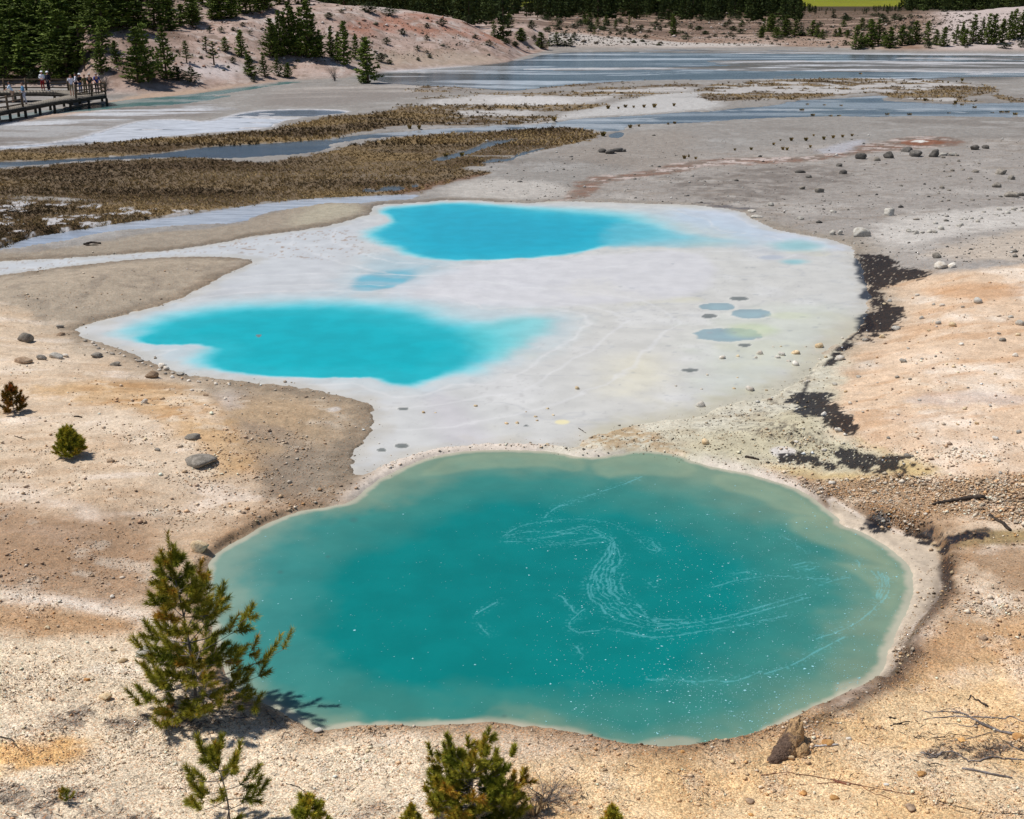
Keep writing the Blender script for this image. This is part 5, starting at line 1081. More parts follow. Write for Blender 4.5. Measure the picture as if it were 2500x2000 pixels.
for i, (x, b, t, w) in enumerate(((770,272,200,40),(735,190,90,80),(860,190,110,60),(1035,205,115,40),(1365,270,100,70),(1350,200,100,40),(1075,130,80,40),(1430,140,80,40),(1880,205,150,80),(2040,275,130,60),(2100,240,100,90),(2150,280,200,60),(700,185,100,60),(800,200,130,50),(930,215,150,40),(1230,230,195,30))):
    T(Z3, x, b, t, w, 'p' if i % 3 else 's', 'dark thin conifer in the brown scrub beyond the far flats', 'conifers in the far scrub')
for x, b, t, w in ((455,372,150,90),(530,366,70,110),(600,368,40,120),(640,372,30,120),(720,372,90,100),(760,374,190,80),(480,370,190,80),(700,376,200,90),(870,400,200,70)):
    T(Z2, x, b, t, w, 'p', 'dark pine packed into the tall clump left of the red slope', 'pines packed in the tall clump by the red slope')
for i in range(15):
    u = 440 + i * 24 + random.uniform(-8, 8); v = np.interp(u, [430, 520, 600, 665, 760, 860], [70, 58, 38, 26, 8, 2]) - random.uniform(2, 14)
    tree_px(u, v, v - random.uniform(32, 62), random.uniform(26, 44), (PINES + SPARSE)[i % 8], 'dark pine along the ridge above the pink knoll', group='pines along the ridge of the knoll', wmul=1.4)
# the wood on the slope behind the boardwalk
pts = []; tries = 0
while len(pts) < 96 and tries < 9000:
    tries += 1
    u = random.uniform(-60, 700); v = random.uniform(-25, 192)
    if u > 200 and v > 150 - (u - 200) * .28: continue
    if 330 < u and v > 75: continue
    if u > 430 and v > 92 - (u - 430) * .30: continue
    if 195 < u < 330 and 85 < v < 125: continue
    if 50 < u < 95 and 150 < v < 180: continue
    if any(abs(u - a) < 16 and abs(v - b) < 11 for a, b in pts): continue
    pts.append((u, v))
for i, (u, v) in enumerate(pts):
    sc = 1.0 if u < 330 else .75
    tree_px(u, v, v - random.uniform(80, 140) * sc, random.uniform(46, 74) * sc, PINES[i % 6] if i % 9 else SPARSE[i % 3], 'dark green pine in the dense wood on the slope behind the boardwalk', group='pines of the wood behind the boardwalk', wmul=1.7)
# tree belt beyond the scrub: the nearest as trees, the rest as one mass
nb = 0; mass = []
def gap_top(u):
    return np.interp(u, [1930, 1958, 1995, 2070, 2125, 2190, 2225], [-40, 0, 13, 21, 12, 6, -40])
for i in range(1150):
    if i < 330: u = random.uniform(780, 1400); y = random.uniform(195, 430)
    elif i < 520: u = random.uniform(1330, 1960); y = random.uniform(320, 420)
    else: u = random.uniform(1330, 2700); y = random.uniform(385, 580)
    if i < 330 and u > 1230 and y < 300: continue
    x = (u - CX) / FPX * float(depth(y, 1.5)); z = float(gz(x, y)[0])
    vb = float(proj(x, y, z)[1]); h = random.uniform(7, 12.5) if y > 385 else random.uniform(4.5, 9)
    u_ = float(proj(x, y, z)[0]); gt = float(gap_top(u_))
    if gt > -39:
        h = min(h, float(z_at(gt + random.uniform(0, 7), y)) - z)
        if h < 1.0: continue
    mass.append((y, x, z, h))
mass.sort()
bel = [m for k, m in enumerate(mass) if k % 5 == 0 and k < 390]
for k, (y, x, z, h) in enumerate(bel):
    put_tree((x, y, z - .2), h, random.uniform(.9, 1.3), FARP[k % 4], 'dark tall conifer in the forest belt along the top of the view', group='front trees of the forest belt')
Vs, Fs, Sh, o = [], [], [], 0
for k, (y, x, z, h) in enumerate([m for k, m in enumerate(mass) if not (k % 5 == 0 and k < 390)]):
    me = FARP[k % 4][0]; n = len(me.vertices); V = np.empty(n * 3, np.float32); me.vertices.foreach_get('co', V); V = V.reshape(-1, 3).astype(float)
    a = random.uniform(0, 6.28); w = random.uniform(.95, 1.4); c, s_ = math.cos(a), math.sin(a)
    W = np.stack([(V[:, 0] * c - V[:, 1] * s_) * h * w + x, (V[:, 0] * s_ + V[:, 1] * c) * h * w + y, V[:, 2] * h + z - .2], 1)
    sh = np.empty(n, np.float32); me.attributes['shade'].data.foreach_get('value', sh)
    Vs.append(W); Fs.append(np.arange(n).reshape(-1, 3) + o); Sh.append(np.clip(sh + random.uniform(-.2, .1), 0, 1)); o += n
link('distant_forest', np_mesh('distant_forest', np.vstack(Vs), np.vstack(Fs), 3, False, {'shade': np.concatenate(Sh)}), F_FAR, kind='stuff')

# ------------------------------------------------------------------ near pines, needle by needle
class Pine:
    def __init__(s, seed): s.r = np.random.default_rng(seed); s.wood = []; s.ax = []
    def shoot(s, p, d, L, nl, n, tone):
        s.ax.append((np.array(p, float), np.array(d, float) / np.linalg.norm(d), L, nl, n, tone))
    def needles(s, wd=.0032):
        r = s.r; Vs, Sh = [], []
        for p, d, L, nl, n, tone in s.ax:
            t = r.random(n) ** .85; bend = np.array([0, 0, .22 * L])
            c = p + np.outer(t * L, d) + np.outer(t * t, bend)
            ax = d + np.outer(t, 2 * bend / L * .5); ax /= np.linalg.norm(ax, axis=1)[:, None]
            q = r.normal(size=(n, 3)); q -= ax * np.sum(q * ax, 1)[:, None]; q /= np.linalg.norm(q, axis=1)[:, None]
            open_ = r.uniform(.75, 1.35, n) * (1 - .45 * t)[:]
            v = ax * np.cos(open_)[:, None] + q * np.sin(open_)[:, None]; v *= (nl * r.uniform(.75, 1.15, n))[:, None]
            sd = np.cross(v, r.normal(size=(n, 3))); sd = sd / (np.linalg.norm(sd, axis=1)[:, None] + 1e-9) * wd
            Vs.append(np.stack([c + sd, c - sd, c + v], 1).reshape(-1, 3))
            Sh.append(np.repeat(np.clip(tone + r.normal(0, .14, n) + .15 * (t > .93), 0, 1), 3))
        V = np.vstack(Vs)
        return np_mesh('needles', V, np.arange(len(V)).reshape(-1, 3), 3, False, {'shade': np.concatenate(Sh)})
def near_pine(loc, Hh, seed, label, width, nwh=9, bias=(0, 0), dens=1.0, nl=.060, zlow=.05, mat=None, lean=(0, 0), need=110, wd=.0034, gap=None, sub=(3, 6), shl=.20, name='pine_tree', prof=(.85, 1.0, .82, .52, .34, .12)):
    P = Pine(seed); r = P.r
    tz = np.linspace(-.03, 1, 9); trunk = np.stack([lean[0] * tz ** 2 + .015 * np.sin(5 * tz), lean[1] * tz ** 2, tz * Hh], 1)
    def tp(z): return np.array([np.interp(z, tz, trunk[:, i]) for i in range(3)])
    twig = []
    for k in range(nwh):
        f = (k + .5) / nwh; z = zlow + (1 - zlow) * f ** .92 * .93
        nb = int(round(r.integers(4, 7) * dens * (1 - .35 * z))); shz = shl * (1 - .45 * z)
        a0 = r.uniform(0, 6.28)
        for b in range(nb):
            a = a0 + b * 6.28 / nb + r.normal(0, .25)
            L = width * np.interp(z, [0, .12, .35, .6, .8, 1], prof) * r.uniform(.65, 1.12)
            L *= 1 + bias[0] * math.cos(a) * (1 - z) + bias[1] * math.sin(a) * (1 - z)
            if gap and gap(a, z, r): continue
            rise = np.interp(z, [0, .3, .7, 1], [.02, .20, .55, 1.3]) + r.normal(0, .10)
            b0 = tp(z); d = np.array([math.cos(a), math.sin(a), 0])
            t = np.linspace(0, 1, 5); C = b0 + np.outer(t * L, d) + np.outer(L * (rise * t * .35 + rise * .55 * t ** 2.2), [0, 0, 1])
            twig.append((C, np.linspace(.010, .003, 5) * (.6 + .5 * Hh / 3)))
            ns = int(r.integers(*sub) * (0.6 + .9 * L / max(width, .1)))
            tone = np.clip(r.normal(.48, .18), .1, .9)
            tip = C[-1]; dt = C[-1] - C[-2]; dt /= np.linalg.norm(dt)
            P.shoot(tip - dt * shz * .3, dt * .6 + np.array([0, 0, .7]), shz * r.uniform(.9, 1.35), nl, int(need * 1.1), tone)
            for q in range(ns):
                tq = r.uniform(.32, .97); c = np.array([np.interp(tq, t, C[:, i]) for i in range(3)])
                sg = 1 if q % 2 else -1; side = np.array([-d[1], d[0], 0]) * sg
                dd = d * r.uniform(.3, .9) + side * r.uniform(.35, 1.0) + np.array([0, 0, r.uniform(.05, .6)])
                dd /= np.linalg.norm(dd); sl = shz * r.uniform(.6, 1.2); off = r.uniform(0, .12) * L
                if off > .03: twig.append((np.array([c, c + dd * (off + sl * .5)]), np.array([.0035, .0018])))
                P.shoot(c + dd * off, dd, sl, nl * r.uniform(.8, 1.1), int(need * r.uniform(.7, 1.1)), np.clip(tone + r.normal(0, .1) - .12 * (tq < .5), 0, 1))
    top = trunk[-1]
    P.shoot(tp(.86), (lean[0] * .3, lean[1] * .3, 1), Hh * .17 + .06, nl * .8, int(need * 1.5), .72)
    for q in range(4):
        a = q * 1.57 + r.uniform(0, .8); P.shoot(tp(.93 - .04 * q), (math.cos(a) * .55, math.sin(a) * .55, 1), shl * .6, nl * .8, need, .6)
    root = empty(name, loc)
    R = (.028 * (1 - tz * .92) + .002) * (Hh / 3) ** .7; R[0] *= 1.25
    Vt, Ft = tubes([(trunk, R)], 8); link('trunk', np_mesh('pine_stem', Vt, Ft, 4, True), B_GREY, root)
    Vt, Ft = tubes(twig, 4); link('branches', np_mesh('pine_branches', Vt, Ft, 4, True), B_GREY, root)
    link('crown', P.needles(wd), mat or F_NEAR, root)
    return tag(root, label, 'pine tree')
def near_px(u, vb, vt, seed, label, wpx, **k):
    x, y, z = (float(a[0]) for a in hit(u, vb)); h = float(z_at(vt, y)) - z
    for _ in range(4): h *= 1.0
    return near_pine((x, y, z), h, seed, label, wpx / FPX * float(depth(y, z)) * .5, **k)
near_px(480, 1728, 1338, 5, 'young pine about man high with rusty green needles beside the teal pool', 335, nwh=11, bias=(.26, .1), dens=1.2, nl=.115, lean=(-.18, 0), need=180, wd=.0044, shl=.25, sub=(4, 8), zlow=.015, prof=(.95, 1.05, .80, .46, .22, .06))
near_px(560, 2012, 1838, 16, 'thin open pine sapling at the bottom edge, left of the bushy one', 190, nwh=6, dens=.75, nl=.105, need=240, wd=.0042, lean=(-.10, 0), shl=.26, sub=(1, 3), zlow=.12, prof=(1.0, 1.05, .95, .75, .5, .22))
near_px(1152, 1998, 1858, 27, 'bushy small pine at the middle of the bottom edge', 215, nwh=9, dens=1.4, nl=.085, need=180, wd=.0042, bias=(.1, 0), shl=.18, sub=(4, 7), zlow=.02, prof=(.85, 1.0, 1.08, .95, .66, .3))
near_px(757, 2035, 1956, 38, 'low pine seedling cut by the bottom edge between the two saplings', 88, nwh=4, dens=1.0, nl=.075, need=170, wd=.004, shl=.14, sub=(2, 4))
near_px(1008, 2045, 1979, 49, 'pine seedling tip just left of the bushy small pine at the bottom edge', 50, nwh=3, dens=.9, nl=.07, need=160, wd=.004, shl=.11, sub=(2, 3))
near_px(1494, 2040, 1979, 50, 'pine seedling tip at the bottom edge right of the bushy small pine', 46, nwh=3, dens=.9, nl=.07, need=160, wd=.004, shl=.11, sub=(2, 3))
near_px(160, 1958, 1932, 51, 'tiny green seedling alone on the gravel at the lower left', 34, nwh=2, dens=.9, nl=.045, need=80, wd=.003, shl=.07, sub=(1, 3))
near_px(459, 1724, 1708, 52, 'tiny seedling in front of the foot of the young pine', 26, nwh=2, dens=.8, nl=.04, need=60, wd=.003, shl=.06, sub=(1, 3))
near_px(34, 1007, 948, 53, 'small open reddish pine bush at the left edge of the picture', 56, nwh=5, dens=1.0, nl=.085, need=140, wd=.006, shl=.16, sub=(2, 4), mat=F_RUST)
near_px(172, 1113, 1054, 54, 'small dense pine bush alone on the pale left bank', 66, nwh=7, dens=1.4, nl=.08, need=150, wd=.006, shl=.17, sub=(3, 5))

# ------------------------------------------------------------------ dead wood
def gline(zf, pts, r0, r1, lift=.0, jit=.01, seed=0):
    P = np.array(zf(pts), float); x, y, z = hit(P[:, 0], P[:, 1]); r = np.random.default_rng(seed)
    Q = np.stack([x, y, z + lift], 1); n = max(4, len(Q) * 3)
    t = np.linspace(0, len(Q) - 1, n); Q = np.stack([np.interp(t, np.arange(len(Q)), Q[:, i]) for i in range(3)], 1)
    Q[:, 2] = np.maximum(Q[:, 2], gz(Q[:, 0], Q[:, 1])) + r.normal(0, jit * .5, n)
    R = np.linspace(r0, r1, n) * r.uniform(.8, 1.25, n)
    Q[:, 2] += R * .6; Q += r.normal(0, jit, Q.shape) * np.array([1, 1, .3])
    return Q, R
def wood(name, cat, label, mat, lines, zf, group=None, jit=.008):
    L = [gline(zf, pts, a, b, 0, jit, 7 * i + len(pts)) for i, (pts, a, b) in enumerate(lines)]
    L2 = []
    for Q, R in L:                                   # close the ends
        L2.append((np.vstack([Q[:1], Q, Q[-1:]]), np.concatenate([[.0004], R, [.0004]])))
    V, Fc = tubes(L2, 6); o = V.mean(0)
    ob = link(name, np_mesh(name, V - o, Fc, 4, True), mat); ob.location = o
    return tag(ob, label, cat, group)
wood('dead_branch', 'branch', 'forked grey dead branch lying on the gravel at the lower right', B_DRY, [([(2125,712),(2000,682),(1900,640),(1840,600),(1780,575),(1700,570),(1560,565)], .024, .006), ([(1840,602),(1750,600),(1650,603),(1560,616)], .012, .004), ([(1850,600),(1960,605),(2040,612),(2068,590),(2156,628),(2300,650)], .012, .006), ([(1900,640),(1840,660),(1780,650),(1690,640)], .008, .003), ([(1780,575),(1740,555),(1660,560)], .007, .003), ([(2000,682),(1900,710),(1800,735),(1700,745)], .007, .003)], ZG)
wood('dead_branch', 'branch', 'crooked grey branch below the forked one at the lower right', B_DRY, [([(2300,870),(2156,855),(2050,845),(1960,835),(1900,856),(1830,862),(1790,832),(1740,802),(1680,806),(1620,830),(1550,810)], .012, .010), ([(1680,806),(1640,835),(1590,840)], .012, .006), ([(1620,828),(1600,800),(1590,785)], .005, .002)], ZG)
wood('dead_branch', 'stick', 'straight grey stick lowest of the dead wood at the right', B_DRY, [([(1790,902),(1900,922),(2000,942),(2085,960)], .014, .013), ([(1932,928),(1934,950)], .007, .004)], ZG, jit=.003)
wood('dead_branch', 'stick', 'straight white stick lying in front of the clay stump', B_WHITE, [([(800,795),(900,780),(1000,770),(1068,764)], .013, .014)], ZG, jit=.002)
wood('dead_branch', 'branch', 'short broken dark branch above the forked grey one', B_DARK, [([(1830,502),(1850,474),(1870,498),(1900,515),(1945,540)], .008, .014)], ZG)
wood('dead_branch', 'twig', 'long thin reddish twig across the bottom right gravel', B_RED, [([(615,940),(720,926),(850,936),(1040,966),(1200,1000),(1330,1026),(1540,1052)], .005, .004), ([(840,1000),(1040,985),(1200,1000),(1260,1040),(1370,1076),(1405,1112)], .004, .004), ([(1040,975),(1080,985),(1140,1000)], .020, .016), ([(1070,975),(1090,930)], .003, .002)], ZG)
wood('dead_branch', 'twig', 'thin dark twig near the bottom right corner', B_DARK, [([(1560,1060),(1640,1085),(1700,1110),(1850,1142),(2000,1166),(2170,1172)], .004, .005)], ZG)
wood('dead_branch', 'twigs', 'tangle of thin dark twigs under the forked grey branch', B_DARK, [([(1480,720),(1560,715),(1660,722),(1760,705),(1850,715)], .006, .004), ([(1500,705),(1580,730),(1700,735)], .005, .003), ([(1640,740),(1720,710),(1800,715)], .005, .003), ([(1600,690),(1680,720),(1790,725)], .004, .003)], ZG, jit=.02)
wood('dead_branch', 'twigs', 'tangle of thin grey twigs left of the forked branch', B_DARK, [([(1370,655),(1420,640),(1490,625)], .010, .006), ([(1390,640),(1450,645),(1480,640)], .006, .004), ([(1365,605),(1410,612)], .012, .008)], ZG)
wood('dead_branch', 'twigs', 'small pile of dark twigs below the crooked branch', B_DARK, [([(1590,880),(1640,870),(1700,885)], .006, .004), ([(1600,890),(1660,885)], .005, .003), ([(1620,872),(1650,900)], .004, .003)], ZG)
wood('dead_branch', 'twig', 'thin branch cut by the right edge beside the ochre block', B_DRY, [([(2060,750),(2090,775),(2156,800),(2300,820)], .007, .006)], ZG)
wood('driftwood_log', 'log', 'dark log half buried in the coarse gravel right of the teal pool', B_DARK, [([(960,290),(1010,270),(1100,262),(1220,240),(1400,212),(1640,205)], .03, .05), ([(1640,210),(1850,235),(2156,250)], .012, .010)], ZR)
wood('driftwood_log', 'log', 'thin dark crack slanting down the coarse gravel at the right edge', B_DARK, [([(1695,410),(1760,480),(1850,520),(1970,630)], .025, .035)], ZR)  # no log: a dark tube laid in for a crack in the ground
wood('driftwood_log', 'stick', 'short dark stick near the white puddle by the teal pool', B_DARK, [([(522,1334),(560,1338),(606,1348)], .03, .022)], ZD)
wood('driftwood_log', 'stick', 'short dark stick on the yellow ground right of the black mats', B_DARK, [([(1488,1444),(1530,1455),(1577,1468)], .018, .012)], ZD)
wood('driftwood_log', 'log', 'dark driftwood log on the grey spit at the left', B_DARK, [([(440,82),(480,72),(530,76)], .05, .04), ([(450,85),(520,84)], .03, .02)], ZB)
wood('driftwood_log', 'stick', 'thin brown stick on the pale ground at the far left', B_DARK, [([(75,1090),(105,1098),(135,1106)], .012, .008)], ZB)
wood('driftwood_log', 'stick', 'short grey stick right of the reddish pine bush', B_DARK, [([(388,988),(410,986),(432,990)], .02, .015)], ZB)
wood('driftwood_log', 'twig', 'thin twig standing in the milky edge above the gravel bar', B_DARK, [([(1465,1405),(1485,1415),(1512,1432)], .014, .008)], ZC)
wood('dead_branch', 'branch', 'pale root running along the foot of the young pine', B_DRY, [([(1000,1520),(1100,1558),(1300,1598),(1420,1612),(1490,1608)], .010, .008), ([(1600,1560),(1640,1610),(1690,1665)], .006, .004)], ZE)
wood('dead_branch', 'twig', 'short curved twig between the sapling and the bushy small pine', B_DARK, [([(640,462),(700,475),(752,506)], .008, .006)], ZF)
wood('dead_branch', 'twig', 'small curved dark twig at the left edge above the orange patch', B_DARK, [([(-20,1550),(25,1557),(40,1575)], .012, .008)], DV)
# twiggy shrubs without leaves
def twig_shrub(u, vb, h, w, n, seed, label, mat, name='dead_shrub', rad=.006):
    x, y, z = (float(a[0]) for a in hit(u, vb)); r = np.random.default_rng(seed); L = []
    for i in range(n):
        a = r.uniform(0, 6.28); hh = h * r.uniform(.35, 1.0); ww = w * r.uniform(.3, 1.0); p = r.normal(0, .03, 3) * np.array([1, 1, 0])
        k = 5; t = np.linspace(0, 1, k); C = p + np.stack([np.cos(a) * ww * t, np.sin(a) * ww * t, hh * t ** .8], 1) + np.cumsum(r.normal(0, .035 * h, (k, 3)), 0) * np.linspace(0, 1, k)[:, None]
        L.append((C, np.linspace(rad, rad * .3, k)))
        for q in range(3):
            j = r.integers(1, k - 1); e = C[j] + r.normal(0, .28 * h, 3) + np.array([0, 0, .15 * h]); L.append((np.array([C[j], (C[j] + e) / 2 + r.normal(0, .02 * h, 3), e]), np.array([rad * .5, rad * .35, rad * .2])))
    V, Fc = tubes(L, 4); V[:, 2] = np.maximum(V[:, 2], .0)
    ob = link(name, np_mesh(name, V, Fc, 4, True), mat); ob.location = (x, y, z)
    return tag(ob, label, 'dead shrub')
p = ZF([(2010, 560)])[0]; twig_shrub(p[0], p[1], .42, .50, 15, 3, 'leafless grey shrub right of the bushy small pine at the bottom', B_GREY, rad=.008)
p = ZI([(1730, 1095)])[0]; twig_shrub(p[0], p[1], 1.6, .5, 40, 4, 'leafless grey shrub at the right end of the boardwalk', B_GREY, rad=.02)
p = Z2([(855, 532)])[0]; twig_shrub(p[0], p[1], 1.5, .6, 14, 5, 'bare dead sapling on the flat left of the lone pine', B_GREY, rad=.03)
p = ZF([(1950, 620)])[0]; x, y, z = hit(p[0], p[1])
me = tuft_mesh(x, y, np.array([.26]), 40, 'grass_tuft', [(206, 186, 150), (190, 160, 118)], .5, .004); V = np.empty(len(me.vertices) * 3, np.float32); me.vertices.foreach_get('co', V); V = V.reshape(-1, 3) - np.array([x[0], y[0], z[0]], np.float32); me.vertices.foreach_set('co', V.ravel().copy()); me.update()
ob = link('grass_tuft', me, M_GRASS); ob.location = (x[0], y[0], z[0]); tag(ob, 'pale straw coloured grass tuft below the leafless grey shrub', 'grass tuft')
# litter of fine twigs and needles
uv = np.vstack([uv_in(9000, -150, 2650, 1560, 2120), uv_in(1500, 2100, 2600, 1780, 1900), uv_in(700, 420, 760, 1710, 1800)])
x, y, z = hit(uv[:, 0], uv[:, 1]); pk = (field(sd_w, x, y) < -.1) & ((field(lit, x, y) * 1.2 + .10 + .25 * (y > 17) * 0) > RNG.random(len(x))); x, y, z = x[pk], y[pk], z[pk]
L = []
for i in range(len(x)):
    a = RNG.uniform(0, 6.28); l = RNG.uniform(.04, .16); d = np.array([math.cos(a), math.sin(a), 0]); c = np.array([x[i], y[i], z[i] + .006])
    L.append((np.array([c - d * l * .5, c + np.array([0, 0, RNG.uniform(0, .02)]) + RNG.normal(0, .006, 3), c + d * l * .5]), np.array([.003, .005, .002])))
V, Fc = tubes(L, 3); link('twig_litter', np_mesh('twig_litter', V, Fc, 4, False), bark('litter', (104, 94, 86), (60, 54, 52)), kind='stuff')
# ------------------------------------------------------------------ boardwalk
W_DECK = bark('grey_planks', (150, 140, 124), (116, 108, 98), 3); W_RAIL = bark('rail_timber', (112, 94, 74), (78, 68, 58), 5); W_BEAM = bark('dark_beam', (66, 60, 52), (44, 42, 38), 4)
DZ = .95
def dk(u, v): a, b = unproj(u, v, DZ); return np.array([float(a), float(b)])
FA = [dk(*p) for p in ((-260, 306), (-90, 285), (0, 272.5), (62, 261), (120, 250), (185, 240), (232, 235), (259, 231.5))]
FBk = [dk(*p) for p in ((-260, 298), (-90, 276), (0, 263.5), (64, 253), (118, 242.5), (172, 231.5), (215, 226), (247, 223.5))]
BA = [dk(*p) for p in ((-260, 229), (-60, 227), (60, 226), (135, 225.5), (172, 231.5))]
BB = [dk(*p) for p in ((-260, 222.5), (-60, 221.5), (60, 220.8), (140, 220.4), (215, 222.0))]
walk = empty('boardwalk', (float(FA[3][0]), float(FA[3][1]), 0.0)); WO = np.array([FA[3][0], FA[3][1], 0.0])
tag(walk, 'weathered wooden boardwalk with post and rail fence at the left edge', 'boardwalk')
def resample(P, step):
    P = np.array(P); d = np.concatenate([[0], np.cumsum(np.linalg.norm(np.diff(P, axis=0), axis=1))]); n = max(2, int(d[-1] / step) + 1); t = np.linspace(0, d[-1], n)
    return np.stack([np.interp(t, d, P[:, i]) for i in range(P.shape[1])], 1)
def planks(A, B):
    n = max(len(resample(A, .3)), len(resample(B, .3)))
    def rs(P):
        P = np.array(P); d = np.concatenate([[0], np.cumsum(np.linalg.norm(np.diff(P, axis=0), axis=1))]); t = np.linspace(0, d[-1], n); return np.stack([np.interp(t, d, P[:, i]) for i in range(2)], 1)
    a, b = rs(A), rs(B); V, Fc = [], []
    for i in range(n - 1):
        g = .04; q = [a[i] * (1 - g) + a[i + 1] * g, a[i] * g + a[i + 1] * (1 - g), b[i] * g + b[i + 1] * (1 - g), b[i] * (1 - g) + b[i + 1] * g]
        o = len(V); top = DZ + random.uniform(-.006, .006)
        V += [(*p, top - .05) for p in q] + [(*p, top) for p in q]
        Fc += [(o + 3, o + 2, o + 1, o), (o + 4, o + 5, o + 6, o + 7)] + [(o + k, o + (k + 1) % 4, o + 4 + (k + 1) % 4, o + 4 + k) for k in range(4)]
    return np.array(V) - WO, np.array(Fc)
V1, F1 = planks(FA, FBk); V2, F2 = planks(BA, BB); V2[:, 2] += .013
link('deck', np_mesh('deck', np.vstack([V1, V2]), np.vstack([F1, F2 + len(V1)]), 4), W_DECK, walk)
def beam(P, z, hw, hh, name, mat):
    P = np.array(P); V, Fc = [], []
    for i, p in enumerate(P):
        t = P[min(i + 1, len(P) - 1)] - P[max(i - 1, 0)]; t /= np.linalg.norm(t); n = np.array([-t[1], t[0]]) * hw
        V += [(*(p + n), z - hh), (*(p - n), z - hh), (*(p - n), z + hh), (*(p + n), z + hh)]
    for i in range(len(P) - 1):
        o = i * 4; Fc += [(o + k, o + (k + 1) % 4, o + 4 + (k + 1) % 4, o + 4 + k) for k in range(4)]
    e = (len(P) - 1) * 4; Fc += [(3, 2, 1, 0), (e, e + 1, e + 2, e + 3)]
    return link(name, np_mesh(name, np.array(V) - WO, np.array(Fc), 4), mat, walk)
for P in (FA, FBk, BA, BB): beam(resample(P, 2.5), DZ - .19, .06, .13, 'beam', W_BEAM)
def box_mesh(name, sx, sy, z0, z1, taper=1.0):
    V = [(sx * a, sy * b, z0) for a, b in ((-1, -1), (1, -1), (1, 1), (-1, 1))] + [(sx * a * taper, sy * b * taper, z1 - .02) for a, b in ((-1, -1), (1, -1), (1, 1), (-1, 1))] + [(sx * a * .75, sy * b * .75, z1) for a, b in ((-1, -1), (1, -1), (1, 1), (-1, 1))]
    Fc = [(3, 2, 1, 0), (8, 9, 10, 11)] + [(o + k, o + (k + 1) % 4, o + 4 + (k + 1) % 4, o + 4 + k) for o in (0, 4) for k in range(4)]
    return np_mesh(name, np.array(V), np.array(Fc), 4)
SUP = box_mesh('support_post', .09, .09, -.5, DZ - .32); POST = box_mesh('rail_post', .075, .075, DZ - .30, DZ + 1.12)
SUP.materials.append(W_BEAM); POST.materials.append(W_RAIL)
for P in (resample(FA, 2.2), resample(FBk, 2.6), resample(BA, 3.0)):
    for x, y in P:
        o = link('support_post', SUP, None, walk); o.location = (x - WO[0], y - WO[1], 0)
def rail(P, step=2.0):
    Q = resample(P, step)
    for x, y in Q:
        o = link('rail_post', POST, None, walk); o.location = (x - WO[0], y - WO[1], 0); o.rotation_euler = (random.uniform(-.03, .03), random.uniform(-.03, .03), random.uniform(0, .3))
    for z, h in ((DZ + .98, .06), (DZ + .62, .05), (DZ + .26, .05)): beam(Q, z, .035, h, 'rail', W_RAIL)
rail([p + (q - p) * .04 for p, q in zip(BB, BA)][:-1] + [dk(168, 221.3)])
rail([dk(186, 239.3), dk(205, 237.6), dk(232, 234.3), dk(257, 231.0)], 1.6); rail([dk(257, 231.0), dk(246, 224.4), dk(226, 222.9)], 1.8)
rail([FA[0] + (FBk[0] - FA[0]) * .05, FA[1] + (FBk[1] - FA[1]) * .05, dk(0, 272), dk(57, 261.2)], 2.2)

# ------------------------------------------------------------------ people
def skin_obj(name, verts, edges, radii, mat, parent, root=0, lv=1):
    me = bpy.data.meshes.new(name); me.from_pydata(verts, edges, [])
    ob = link(name, me, mat, parent)
    m = ob.modifiers.new('skin', 'SKIN'); m.use_smooth_shade = True
    if not me.skin_vertices: 
        raise RuntimeError('no skin layer')
    for i, r in enumerate(radii):
        rr = r if isinstance(r, tuple) else (r, r); me.skin_vertices[0].data[i].radius = rr
        me.skin_vertices[0].data[i].use_root = (i == root)
    s = ob.modifiers.new('sub', 'SUBSURF'); s.levels = lv; s.render_levels = lv
    return ob
SKIN_M = simple_mat('skin', (206, 150, 122), .6, .05)
HAIRS = {k: simple_mat('hair_' + k, c, .6, .15) for k, c in (('dark', (38, 30, 26)), ('brown', (84, 60, 42)), ('grey', (150, 146, 142)))}
cloth_cache = {}
def cloth(rgb):
    if rgb not in cloth_cache: cloth_cache[rgb] = simple_mat('cloth_%02x%02x%02x' % rgb, rgb, .85, .10, 12)
    return cloth_cache[rgb]
def lerp(a, b, t): return tuple(a[i] + (b[i] - a[i]) * t for i in range(3))
